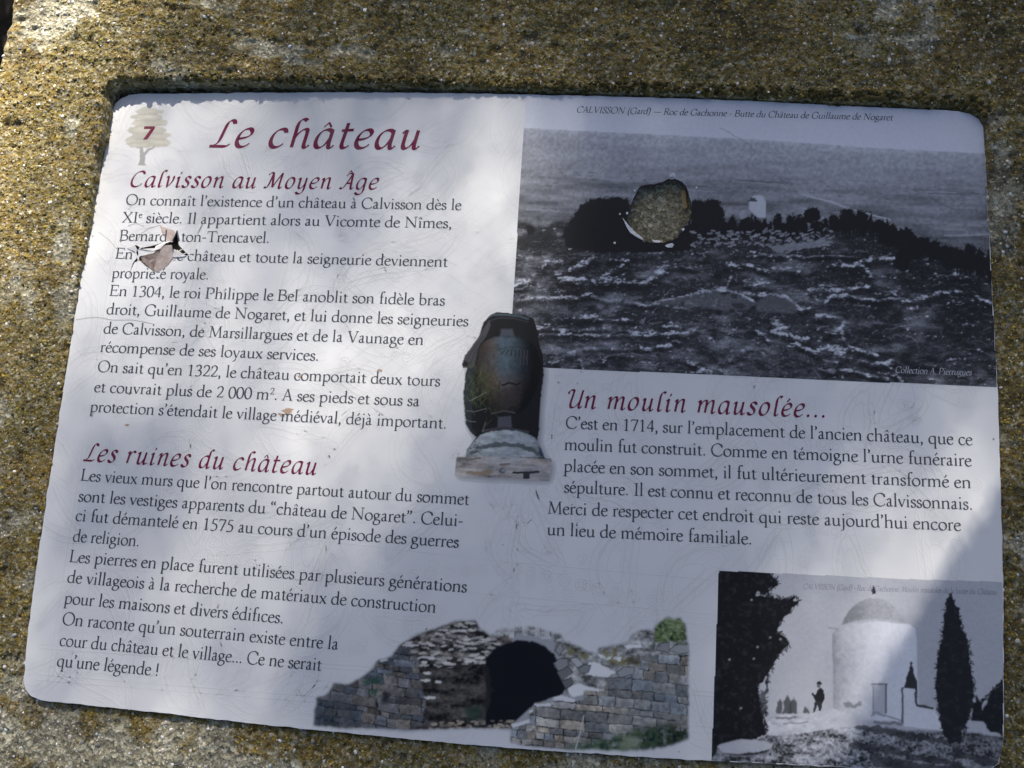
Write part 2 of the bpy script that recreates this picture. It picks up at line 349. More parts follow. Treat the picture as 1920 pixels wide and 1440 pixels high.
# ---------------------------------------------------------------- an unseen tree, its crown shaped so that its shade dapples the panel
# how much sun the crown lets through, over the ground it shades (rows: survey y, columns: survey x)
GX = [-200, 0, 100, 200, 300, 400, 600, 800, 950, 1100, 1300, 1500, 1700, 1850, 1920, 2100]
GY = [-100, 0, 100, 200, 300, 450, 550, 700, 820, 950, 1050, 1200, 1320, 1440, 1600]
OPEN = np.array([
 [1, 1, 1, 1, .90, .42, .10, .05, .04, .04, .03, .03, .03, .03, .03, .05], [1, 1, 1, 1, .85, .42, .10, .05, .04, .04, .03, .03, .03, .03, .03, .05],
 [1, 1, 1, .95, .60, .32, .12, .07, .06, .09, .03, .03, .03, .03, .03, .05], [1, 1, .95, .38, .24, .20, .09, .10, .24, .04, .02, .02, .02, .02, .03, .05],
 [1, .95, .85, .26, .24, .20, .09, .13, .28, .06, .02, .02, .02, .02, .03, .05], [.9, .85, .70, .24, .22, .15, .12, .24, .32, .03, .02, .02, .02, .02, .03, .05],
 [.7, .65, .50, .23, .22, .17, .20, .34, .28, .02, .02, .02, .02, .02, .04, .1], [.5, .45, .35, .18, .14, .15, .33, .28, .06, .02, .02, .03, .03, .05, .08, .1],
 [.4, .35, .20, .09, .08, .14, .34, .16, .02, .02, .03, .04, .06, .12, .22, .2], [.35, .30, .14, .07, .08, .19, .28, .04, .01, .01, .02, .04, .09, .26, .30, .2],
 [.35, .28, .15, .10, .11, .24, .15, .02, .01, .01, .02, .06, .15, .26, .04, .05], [.35, .28, .16, .14, .17, .16, .05, .01, .01, .01, .03, .12, .24, .04, .02, .05],
 [.35, .30, .18, .17, .15, .10, .03, .01, .01, .01, .05, .18, .10, .02, .02, .05], [.4, .34, .32, .32, .30, .22, .08, .03, .02, .02, .03, .12, .03, .02, .02, .05],
 [.4, .34, .32, .32, .30, .22, .10, .04, .03, .03, .03, .04, .03, .02, .02, .05]])
OPEN[3:14, 3:14] = np.minimum(OPEN[3:14, 3:14]*np.where(OPEN[3:14, 3:14] > .1, 1.4, 1.), .6)
OPEN[3:8, 3:6] *= 1.35; OPEN[3:14, 3:14] *= .84; OPEN[8:13, 11:14] *= 1.5; OPEN[9:12, 12] = np.maximum(OPEN[9:12, 12], .24); OPEN[8, 13] = .2; OPEN[9, 13] = .34
OPEN[5:11, 3:6] *= 1.25; OPEN[11:13, 2:6] = np.maximum(OPEN[11:13, 2:6], .22); OPEN[9:13, 11:13] *= 1.25; OPEN[9:14, 13:15] = .34; OPEN[10:14, 12] = np.maximum(OPEN[10:14, 12], .30)
OPEN[4:10, 6:9] = np.minimum(OPEN[4:10, 6:9]*np.where(OPEN[4:10, 6:9] > .15, 1.2, 1.), .55)
OPEN[3:9, 3:9] *= 1.12
SHADE_EDGE = [(1905, 900), (1870, 965), (1790, 1085), (1700, 1225), (1640, 1325), (1585, 1460), (1560, 1600), (2150, 1600), (2150, 900)]
def light_through(x, y):
    i = np.clip(np.searchsorted(GX, x)-1, 0, len(GX)-2); j = np.clip(np.searchsorted(GY, y)-1, 0, len(GY)-2)
    gx, gy = np.array(GX, float), np.array(GY, float)
    u = np.clip((x-gx[i])/(gx[i+1]-gx[i]), 0, 1); v_ = np.clip((y-gy[j])/(gy[j+1]-gy[j]), 0, 1)
    L = (OPEN[j, i]*(1-u)+OPEN[j, i+1]*u)*(1-v_)+(OPEN[j+1, i]*(1-u)+OPEN[j+1, i+1]*u)*v_
    return np.clip(L, .012, 1)
def survey(X, Y):
    q = _H @ np.stack([X.ravel(), Y.ravel(), np.ones(X.size)]); return (q[0]/q[2]+960).reshape(X.shape), (720-q[1]/q[2]).reshape(X.shape)
n = 560000
k_ = np.arange(1, n+1); gx = -.95+1.9*((k_*.8191725134) % 1); gy = -.75+1.7*((k_*.6710436067) % 1)      # an even scatter
sx_, sy_ = survey(gx, gy)
L = light_through(sx_, sy_); off = (sx_ < -250) | (sx_ > 2150) | (sy_ < -250) | (sy_ > 1650); L = np.where(off, .12, L)
LEAF = .00004                                     # mean area one leaf shades
tau = np.clip(-np.log(L), 0, 4.2); dens = tau/LEAF; keepn = ((k_*.5497004779) % 1) < dens*(1.9*1.7)/n
gx, gy = gx[keepn], gy[keepn]; m_ = len(gx)
t = rng.uniform(4.2, 6.2, m_)
# an added low leaf mass, cut to a clear edge, shades the lower right corner
ng = 60000; nx, ny = rng.uniform(.1, .45, ng), rng.uniform(-.30, .02, ng); qx, qy = survey(nx, ny)
kk = inside(qx, qy, SHADE_EDGE); nx, ny = nx[kk], ny[kk]
gx, gy = np.concatenate([gx, nx]), np.concatenate([gy, ny]); t = np.concatenate([t, rng.uniform(1.0, 1.3, len(nx))])
# more crown leaves, added to darken the ground beyond the plinth
nx, ny = rng.uniform(-1.5, 1.2, 110000), rng.uniform(.96, 2.2, 110000); kk = vnoise(nx+5, ny+5, .3, 91, 3) > .33; nx, ny = nx[kk], ny[kk]
gx, gy = np.concatenate([gx, nx]), np.concatenate([gy, ny]); t = np.concatenate([t, rng.uniform(4.2, 7.0, len(nx))]); m_ = len(gx)
Sv = np.array(SUN)
C0 = np.stack([gx, gy, np.zeros(m_)], 1)+t[:, None]*Sv
ax = rng.normal(0, 1, (m_, 3)); ax /= np.linalg.norm(ax, axis=1)[:, None]
bx = np.cross(ax, rng.normal(0, 1, (m_, 3))); bx /= np.linalg.norm(bx, axis=1)[:, None]
ln, wd = rng.uniform(.007, .012, m_)[:, None], rng.uniform(.0034, .0050, m_)[:, None]
cx_ = np.cross(ax, bx)*.003
V = np.stack([C0-ax*ln, C0-bx*wd+cx_, C0+ax*ln, C0+bx*wd+cx_], 1).reshape(-1, 3)
F = np.arange(m_*4).reshape(-1, 4)
tree = thing('shade_tree', 'unseen leafy tree beyond the upper edge, its crown shaped to shade the panel', 'tree', (2.1, 6.0, GZ))
TO = np.array((2.1, 6.0, GZ))
lf = mat('tree_leaf', (.06, .10, .025), .6, .3); nb = NB(lf); nb.link(nb.ramp(nb.noise(nb.coord(), 3, 3), [(.3, (.04, .075, .018)), (.7, (.085, .12, .03))]), 'Base Color')
mesh('crown', V-TO, F, lf, tree)
bk = mat('bark', (.1, .08, .06), .95, .1); nb = NB(bk); nb.link(nb.ramp(nb.noise(nb.coord((1, 1, .2)), 25, 6), [(.3, (.04, .03, .022)), (.7, (.15, .125, .1))]), 'Base Color'); nb.bump(nb.noise(nb.coord((1, 1, .2)), 25, 6), 1, .02)
def tube(pts, rad, sides=10):
    V = []; F = []; pts = np.array(pts, float)
    for k, (p, r) in enumerate(zip(pts, rad)):
        d = pts[min(k+1, len(pts)-1)]-pts[max(k-1, 0)]; d /= np.linalg.norm(d)
        a = np.cross(d, (.3, .9, .1)); a /= np.linalg.norm(a); b = np.cross(d, a)
        V += [p+r*(a*math.cos(q)+b*math.sin(q)) for q in np.linspace(0, 2*math.pi, sides, endpoint=False)]
        if k: 
            o_ = (k-1)*sides
            F += [(o_+i, o_+(i+1) % sides, o_+sides+(i+1) % sides, o_+sides+i) for i in range(sides)]
    return V, F
V, F = tube([(0, 0, -.05), (.02, .03, 1.), (-.03, .02, 2.2), (.04, -.05, 3.4), (-.02, .02, 4.8), (.05, .1, 6.6)], [.20, .16, .14, .12, .08, .03], 14)
mesh('trunk', V, F, bk, tree, smooth=True)
for k, (gx_, gy_, tt, z0) in enumerate([(.55, .55, 5.2, 3.0), (-.5, .85, 5.8, 3.6), (.7, -.3, 6.2, 3.8), (.85, -.65, 6.0, 4.3), (.75, .2, 5.6, 3.2), (.60, -.12, 1.8, 2.2)]):
    e = np.array((gx_, gy_, 0))+tt*Sv-TO; s_ = np.array((0, 0, z0)); mid = (s_+e)/2+np.array((0, 0, .18))
    V, F = tube([s_, s_*.6+mid*.4+(0, 0, .06), mid, mid*.5+e*.5+(0, 0, .03), e], [.045, .036, .026, .016, .006], 8)
    mesh('limb', V, F, bk, tree, smooth=True)
# ---------------------------------------------------------------- lettering
# Every letter is drawn as pen strokes (centre lines, em = 1000); the nib's angle gives thick and thin.
FLAG = lambda x, y, l=70: f" s {x-l} {y-38} {x+8} {y+4}"
FOOT = lambda x, y=13, a=78, b=78: f" s {x-a} {y} {x+b} {y}"
BODY = {
 'a': (404, "M88 318 C104 380 156 402 200 400 C250 396 262 355 262 310 L262 92 C262 40 290 16 330 34 L372 58 M262 238 C205 214 72 196 72 98 C72 34 124 2 172 12 C215 22 245 52 264 82"),
 'b': (500, "M105 700 L105 38 M105 300 C150 372 230 408 300 394 C390 376 432 290 432 208 C432 96 356 4 250 4 C190 4 140 18 105 44 " + FLAG(105, 700)),
 'c': (400, "M352 330 C330 384 274 400 222 400 C116 400 52 310 52 200 C52 84 128 2 226 2 C290 2 336 34 366 76"),
 'd': (509, "M388 702 L388 62 C388 30 412 22 478 24 M388 346 C350 388 300 402 248 400 C126 392 54 300 54 190 C54 82 126 4 218 4 C290 4 350 42 388 86 " + FLAG(388, 702)),
 'e': (396, "M66 238 L346 262 C346 342 290 400 216 400 C116 400 48 306 48 198 C48 82 126 2 220 2 C286 2 332 34 366 78"),
 'f': (290, "M338 660 C304 716 236 722 192 678 C152 638 146 570 146 480 L146 14 s 44 388 272 392 " + FOOT(146, 13, 80, 100)),
 'g': (446, "M196 400 C110 400 66 340 66 272 C66 200 116 150 190 150 C272 150 320 206 320 280 C320 350 272 400 196 400 M126 168 C78 138 76 92 140 70 C220 46 404 66 404 -40 C404 -140 300 -212 188 -212 C98 -212 38 -168 38 -112 C38 -54 96 -10 158 58 s 296 352 424 362"),
 'h': (515, "M108 700 L108 14 M108 296 C158 366 224 402 286 402 C370 398 400 344 400 272 L400 14 " + FLAG(108, 700) + FOOT(108) + FOOT(400)),
 'i': (257, "M126 396 L126 14 d 118 592 46 " + FLAG(126, 398) + FOOT(126)),
 'ı': (257, "M126 396 L126 14 " + FLAG(126, 398) + FOOT(126)),
 'j': (253, "M136 396 L136 -100 C136 -190 90 -242 4 -252 d 126 592 46 " + FLAG(136, 398)),
 'l': (247, "M120 702 L120 14 " + FLAG(120, 702) + FOOT(120)),
 'm': (787, "M112 396 L112 14 M112 296 C160 366 220 402 272 402 C350 398 384 344 384 272 L384 14 M384 290 C432 366 500 402 552 402 C634 398 662 344 662 272 L662 14 " + FLAG(112, 398) + FOOT(112) + FOOT(384, 13, 74, 70) + FOOT(662)),
 'n': (525, "M112 396 L112 14 M112 296 C162 366 228 402 290 402 C374 398 406 344 406 272 L406 14 " + FLAG(112, 398) + FOOT(112) + FOOT(406)),
 'o': (486, "M236 402 C124 402 52 310 52 200 C52 88 130 0 246 0 C360 0 434 96 434 206 C434 318 352 402 236 402"),
 'p': (507, "M116 396 L116 -236 M116 300 C162 372 236 406 300 400 C396 388 444 300 444 208 C444 92 362 2 256 2 C196 2 150 18 116 48 " + FLAG(116, 398) + FOOT(116, -240, 82, 92)),
 'q': (497, "M386 400 L386 -236 M386 346 C346 388 298 402 248 400 C126 392 54 300 54 190 C54 82 126 4 218 4 C290 4 350 42 386 86 " + FOOT(386, -240, 86, 84)),
 'r': (332, "M112 396 L112 14 M112 290 C144 352 194 398 240 400 C270 400 290 386 308 368 d 298 368 24 " + FLAG(112, 398) + FOOT(112, 13, 78, 92)),
 's': (323, "M264 312 C256 372 206 402 158 402 C100 402 66 364 66 312 C66 196 272 236 272 106 C272 36 216 0 156 0 C94 0 54 34 44 106"),
 't': (307, "M134 500 L134 112 C134 40 162 8 204 10 C242 12 268 26 292 50 s 40 384 284 392 s 42 386 140 496"),
 'u': (512, "M106 392 L106 132 C106 44 158 4 220 6 C290 8 350 54 388 98 M388 392 L388 64 C388 30 412 20 482 22 " + FLAG(106, 396) + FLAG(388, 396)),
 'v': (432, "M64 388 L222 6 t 384 388 222 6 s 10 388 140 388 s 310 388 430 388"),
 'x': (432, "M64 388 L366 12 t 362 388 62 12 s 12 388 142 388 s 296 388 416 388 s 10 12 134 12 s 290 12 424 12"),
 'y': (438, "M66 388 L232 10 t 392 388 202 -120 M208 -110 C170 -206 120 -246 56 -220 s 12 388 144 388 s 320 388 436 388"),
 'A': (623, "M300 660 L530 14 t 306 664 78 14 t 172 232 446 232 s 10 12 160 12 s 430 12 620 12"),
 'B': (605, "M118 650 L118 14 M118 644 L300 648 C420 646 470 586 470 510 C470 424 400 356 290 352 L118 350 M290 352 C450 350 536 276 536 184 C536 66 430 12 300 12 L118 14 s 24 648 130 648 s 24 12 130 12"),
 'C': (696, "M636 470 C616 602 520 668 400 668 C200 668 60 520 60 326 C60 130 196 -6 396 -6 C508 -6 600 44 650 128 s 640 640 634 470"),
 'E': (584, "M126 650 L126 14 t 30 646 512 646 t 126 348 420 348 t 30 14 540 14 s 512 650 520 520 s 420 420 420 272 s 540 12 562 160"),
 'G': (747, "M642 478 C620 602 526 668 404 668 C200 668 60 520 60 326 C60 130 200 -6 410 -6 C500 -6 590 20 644 66 L644 270 s 558 282 730 282 s 646 640 640 478"),
 'I': (338, "M170 650 L170 14 s 66 648 274 648 s 66 12 274 12"),
 'L': (547, "M126 650 L126 14 t 30 14 500 14 s 30 648 232 648 s 500 10 532 180"),
 'M': (852, "M176 640 L424 40 M676 650 L716 14 t 168 640 112 14 t 424 40 676 650 s 70 648 186 648 s 670 648 790 648 s 24 12 206 12 s 624 12 826 12"),
 'N': (784, "M130 640 L640 20 t 132 640 132 14 t 640 652 640 10 s 30 648 150 648 s 546 648 744 648 s 36 12 240 12"),
 'O': (774, "M376 668 C190 668 56 520 56 330 C56 136 196 -6 392 -6 C584 -6 718 140 718 334 C718 526 572 668 376 668"),
 'P': (573, "M126 650 L126 14 M126 644 L290 650 C430 648 508 584 508 474 C508 350 400 288 262 300 s 26 648 136 648 s 26 12 246 12"),
 'R': (630, "M126 650 L126 14 M126 644 L290 650 C420 648 484 584 484 490 C484 396 400 338 256 338 L150 338 M270 334 L560 24 s 26 648 136 648 s 26 12 236 12 s 540 12 640 12"),
 'S': (475, "M392 500 C384 606 320 668 232 668 C140 668 80 604 80 520 C80 350 410 360 410 168 C410 62 328 -6 228 -6 C128 -6 62 60 52 180"),
 'T': (650, "M324 646 L324 14 t 44 640 608 646 s 52 650 26 500 s 606 654 636 510 s 214 12 436 12"),
 'V': (655, "M92 640 L342 8 t 584 640 342 8 s 6 648 200 648 s 474 648 664 648"),
 'X': (650, "M96 640 L566 14 t 550 646 76 14 s 14 648 216 648 s 446 648 634 648 s 6 12 180 12 s 428 12 650 12"),
 '0': (469, "M234 640 C110 640 50 490 50 318 C50 146 112 -4 236 -4 C358 -4 420 146 420 318 C420 490 358 640 234 640"),
 '1': (469, "M238 640 L238 14 t 110 548 238 638 s 136 12 344 12"),
 '2': (469, "M76 500 C90 590 160 640 236 640 C330 640 386 580 386 490 C386 350 240 200 66 26 M66 34 L410 34 s 410 34 440 130"),
 '3': (469, "M80 540 C110 610 168 640 226 640 C310 640 360 590 360 514 C360 410 270 352 168 336 M168 340 C310 350 390 280 390 180 C390 60 290 -6 180 -6 C130 -6 80 6 50 34"),
 '4': (469, "M322 640 L322 0 t 322 636 34 204 t 34 196 446 196"),
 '5': (469, "M396 622 L168 622 L124 376 C270 400 390 330 390 200 C390 70 280 -6 170 -6 C120 -6 80 4 50 24"),
 '7': (469, "M62 616 L428 616 M424 616 L180 -6 s 62 626 46 500"),
 '.': (219, "d 108 40 50"), ',': (219, "d 104 44 50 M128 40 C140 -30 110 -90 60 -124"),
 '’': (200, "d 92 640 48 M116 640 C126 570 98 510 52 476"),
 '“': (372, "d 84 530 48 M58 536 C50 600 80 660 122 694 d 246 530 48 M220 536 C212 600 242 660 284 694"),
 '”': (372, "d 88 640 48 M112 640 C122 570 94 510 48 476 d 250 640 48 M274 640 C284 570 256 510 210 476"),
 '-': (320, "s 46 216 272 230 s 46 236 272 250"), '—': (900, "s 60 226 840 226 s 60 246 840 246"), '!': (219, "M108 650 L108 190 d 108 40 50"),
 '(': (320, "M270 700 C80 560 80 -20 270 -180"), ')': (320, "M50 700 C240 560 240 -20 50 -180"), ' ': (250, ""),
}
ITAL = {
 'a': (560, "M440 440 C404 488 336 502 276 490 C150 466 70 336 70 186 C70 66 126 0 200 0 C296 0 396 150 436 300 M446 496 L436 116 C436 44 452 2 492 2 C530 2 560 34 584 72"),
 'c': (470, "M420 400 C424 466 372 502 304 500 C160 492 70 346 70 196 C70 66 144 -4 234 0 C314 4 382 50 432 104"),
 'd': (575, "M440 440 C404 488 336 502 276 490 C150 466 70 336 70 186 C70 66 126 0 200 0 C296 0 396 150 436 300 M600 730 C470 790 440 690 440 560 L436 116 C436 44 452 2 492 2 C530 2 560 34 584 72"),
 'e': (470, "M92 226 C250 236 420 286 420 396 C420 466 372 502 304 500 C160 492 70 340 70 190 C70 66 144 -4 234 0 C314 4 382 50 432 104"),
 'g': (570, "M440 440 C404 488 336 502 276 490 C150 466 70 336 70 186 C70 66 126 0 200 0 C296 0 396 150 436 300 M446 496 L440 -20 C440 -170 340 -250 220 -246 C140 -244 84 -210 70 -150"),
 'h': (590, "M130 4 L130 556 C130 700 190 776 268 772 C304 770 330 756 352 730 M132 220 C176 370 290 504 380 500 C446 496 444 430 444 376 L440 116 C440 44 458 2 496 2 C534 2 562 34 586 72"),
 'i': (310, "M56 402 C84 456 112 488 152 498 L146 116 C146 44 166 2 204 2 C244 2 276 34 300 72 M176 622 L224 716"),
 'l': (310, "M352 730 C300 790 240 780 200 730 C154 670 150 600 150 540 L146 116 C146 44 166 2 204 2 C244 2 276 34 300 72"),
 'm': (880, "M56 402 C84 456 112 488 152 498 L140 4 M142 220 C186 370 290 504 370 500 C436 496 434 430 434 376 L430 4 M432 220 C476 370 580 504 670 500 C736 496 734 430 734 376 L730 116 C730 44 748 2 786 2 C824 2 852 34 876 72"),
 'n': (590, "M56 402 C84 456 112 488 152 498 L140 4 M142 220 C186 370 290 504 380 500 C446 496 444 430 444 376 L440 116 C440 44 458 2 496 2 C534 2 562 34 586 72"),
 'o': (520, "M286 500 C150 494 70 340 70 190 C70 66 140 -2 226 0 C362 6 446 160 446 312 C446 430 380 504 286 500"),
 'r': (430, "M56 402 C84 456 112 488 152 498 L140 4 M142 220 C180 390 270 516 350 500 C384 492 400 470 404 440"),
 's': (420, "M364 400 C368 470 316 502 254 500 C184 496 140 456 140 396 C140 284 336 280 336 136 C336 44 260 0 186 0 C120 0 66 36 62 100"),
 't': (370, "M176 680 L146 130 C144 44 172 2 222 2 C272 2 316 34 344 72 M44 470 L366 494"),
 'u': (585, "M56 402 C84 456 112 488 152 498 L140 156 C138 50 168 2 224 2 C320 4 404 150 440 276 M452 496 L440 116 C440 44 458 2 496 2 C534 2 562 34 586 72"),
 'v': (480, "M50 440 C78 486 110 502 140 494 C186 470 176 130 200 4 C310 90 424 250 432 400 C434 450 424 486 396 502"),
 'y': (570, "M56 402 C84 456 112 488 152 498 L140 156 C138 50 168 2 224 2 C320 4 404 150 440 276 M452 496 L436 -10 C424 -160 340 -250 214 -246 C146 -244 96 -214 86 -160"),
 'L': (600, "M560 630 C556 704 504 736 446 722 C366 700 350 610 326 480 L284 230 C262 110 196 26 40 14 M40 14 L420 10 C490 10 540 30 580 80"),
 'C': (700, "M632 590 C620 686 546 734 450 730 C232 720 80 510 80 286 C80 96 190 -4 340 0 C464 4 566 66 636 156"),
 'M': (960, "M30 60 C90 -6 150 10 194 96 C250 210 290 470 330 706 M110 600 C140 700 250 750 336 700 L440 40 M440 40 C560 300 690 560 790 712 L760 116 C758 44 780 2 820 2 C858 2 886 34 908 72"),
 'A': (720, "M30 60 C90 -6 170 10 230 104 C330 260 440 520 520 720 M230 590 C270 690 400 750 520 712 L556 116 C560 44 584 2 622 2 C660 2 690 34 710 72 M290 262 L560 262"),
 'U': (740, "M60 560 C56 670 150 742 250 720 C290 708 296 680 290 640 L240 226 C226 80 268 0 356 2 C480 6 590 140 640 290 M694 724 L634 116 C630 44 654 2 692 2 C730 2 756 34 780 72"),
 '.': (250, "d 120 44 60"), ' ': (290, ""),
}
ACC = {'â': ('a', '^'), 'é': ('e', '/'), 'è': ('e', '\\'), 'à': ('a', '\\'), 'î': ('ı', '^'), 'Â': ('A', '^')}

def _strokes(spec):
    """pen string -> list of (points, kind) ; kinds: pen, thin ('t'), serif ('s'), dot"""
    tk = spec.split(); i = 0; out = []; cur = None
    tk2 = []
    for t in tk:
        if t[0] in 'MLC' and len(t) > 1: tk2 += [t[0], t[1:]]
        else: tk2.append(t)
    tk = tk2
    def num(n):
        nonlocal i
        v = [float(q) for q in tk[i:i+n]]; i += n
        return v
    while i < len(tk):
        c = tk[i]; i += 1
        if c == 'M':
            cur = [tuple(num(2))]; out.append((cur, 'pen'))
        elif c == 'L':
            cur.append(tuple(num(2)))
        elif c == 'C':
            x1, y1, x2, y2, x3, y3 = num(6); x0, y0 = cur[-1]
            for k in range(1, 8):
                u = k/7; v = 1-u
                cur.append((v**3*x0+3*v*v*u*x1+3*v*u*u*x2+u**3*x3, v**3*y0+3*v*v*u*y1+3*v*u*u*y2+u**3*y3))
        elif c in 'ts':
            a = num(4); out.append(([(a[0], a[1]), (a[2], a[3])], 'thin' if c == 't' else 'serif'))
        elif c == 'd':
            x, y, r = num(3); out.append(([(x, y), r], 'dot'))
    return out

def text_mesh(runs, style):
    """runs: list of (char, x, y, scale) in em units -> (verts, faces, extent); style sets nib and slant"""
    F = ITAL if style == 'ital' else BODY
    if style == 'ital': stem, hair, phi, shear, sw, tw = 122, 32, math.radians(38), .20, 26, 26
    elif style == 'slant': stem, hair, phi, shear, sw, tw = 96, 40, math.radians(24), .26, 34, 44
    else: stem, hair, phi, shear, sw, tw = 95, 38, math.radians(22), 0, 36, 43
    V = []; Fc = []; lay = 0
    def strip(pts, width, sc, ox, oy):
        nonlocal lay
        n = len(pts); P = np.array(pts, float)
        closed = n > 3 and np.hypot(*(P[0]-P[-1])) < 1
        T = np.gradient(P, axis=0)
        if closed: T[0] = T[-1] = P[1]-P[-2]
        L = np.hypot(T[:, 0], T[:, 1]); L[L == 0] = 1; T /= L[:, None]
        N = np.stack([-T[:, 1], T[:, 0]], 1)
        if width is None:
            s = np.sin(np.arctan2(T[:, 1], T[:, 0])-phi)
            w = np.sqrt((stem*s)**2+(hair*np.sqrt(1-s*s))**2)
        else: w = np.full(n, width)
        b = len(V)
        for p, m, ww in zip(P, N, w):
            for sg in (.5, -.5):
                x, y = p+m*ww*sg
                V.append(((ox+(x+shear*y)*sc), oy+y*sc, lay))
        for k in range(n-1):
            Fc.append((b+2*k, b+2*k+1, b+2*k+3, b+2*k+2))
        lay = (lay+1) % 7
    for ch, ox, oy, sc in runs:
        acc = None
        if ch in ACC: ch, acc = ACC[ch]
        if style == 'ital' and ch == 'ı': ch = 'i'
        adv, spec = F[ch]
        for pts, kind in _strokes(spec):
            if kind == 'dot':
                (x, y), r = pts; b = len(V); m = 10
                for k in range(m):
                    a = 2*math.pi*k/m
                    xx, yy = x+r*math.cos(a), y+r*math.sin(a)
                    V.append((ox+(xx+shear*yy)*sc, oy+yy*sc, lay))
                Fc.append(tuple(range(b, b+m))); lay = (lay+1) % 7
            else: strip(pts, {'pen': None, 'thin': tw, 'serif': sw}[kind], sc, ox, oy)
        if acc:
            cx, top = adv*.5, (560 if ch in 'aeı' else 760)
            if style == 'ital': cx, top = adv*.52, (620 if ch in 'ae' else 790)
            q = {'^': [(-105, -60), (0, 70), (95, -60)], '/': [(-40, -60), (70, 90)], '\\': [(-90, 90), (40, -60)]}[acc]
            if acc == '^':
                strip([(cx+q[0][0], top+q[0][1]), (cx+q[1][0], top+q[1][1])], 34, sc, ox, oy)
                strip([(cx+q[1][0], top+q[1][1]), (cx+q[2][0], top+q[2][1])], 56, sc, ox, oy)
            else: strip([(cx+x, top+y) for x, y in q], 58, sc, ox, oy)
    return V, Fc

def set_line(s, style):
    """text -> runs; '^x' raises one character; 'ﬁ' is the fi ligature"""
    F = ITAL if style == 'ital' else BODY
    x = 0; runs = []; i = 0
    s = s.replace('ﬁ', 'fı')
    while i < len(s):
        ch = s[i]; sc, up = 1., 0
        if ch == '^': i += 1; ch = s[i]; sc, up = .58, 310
        base = ACC[ch][0] if ch in ACC else ch
        if base not in F and base == 'ı': base = 'i'
        runs.append((ch, x, up, sc)); x += F[base][0]*sc
        i += 1
    return runs, x
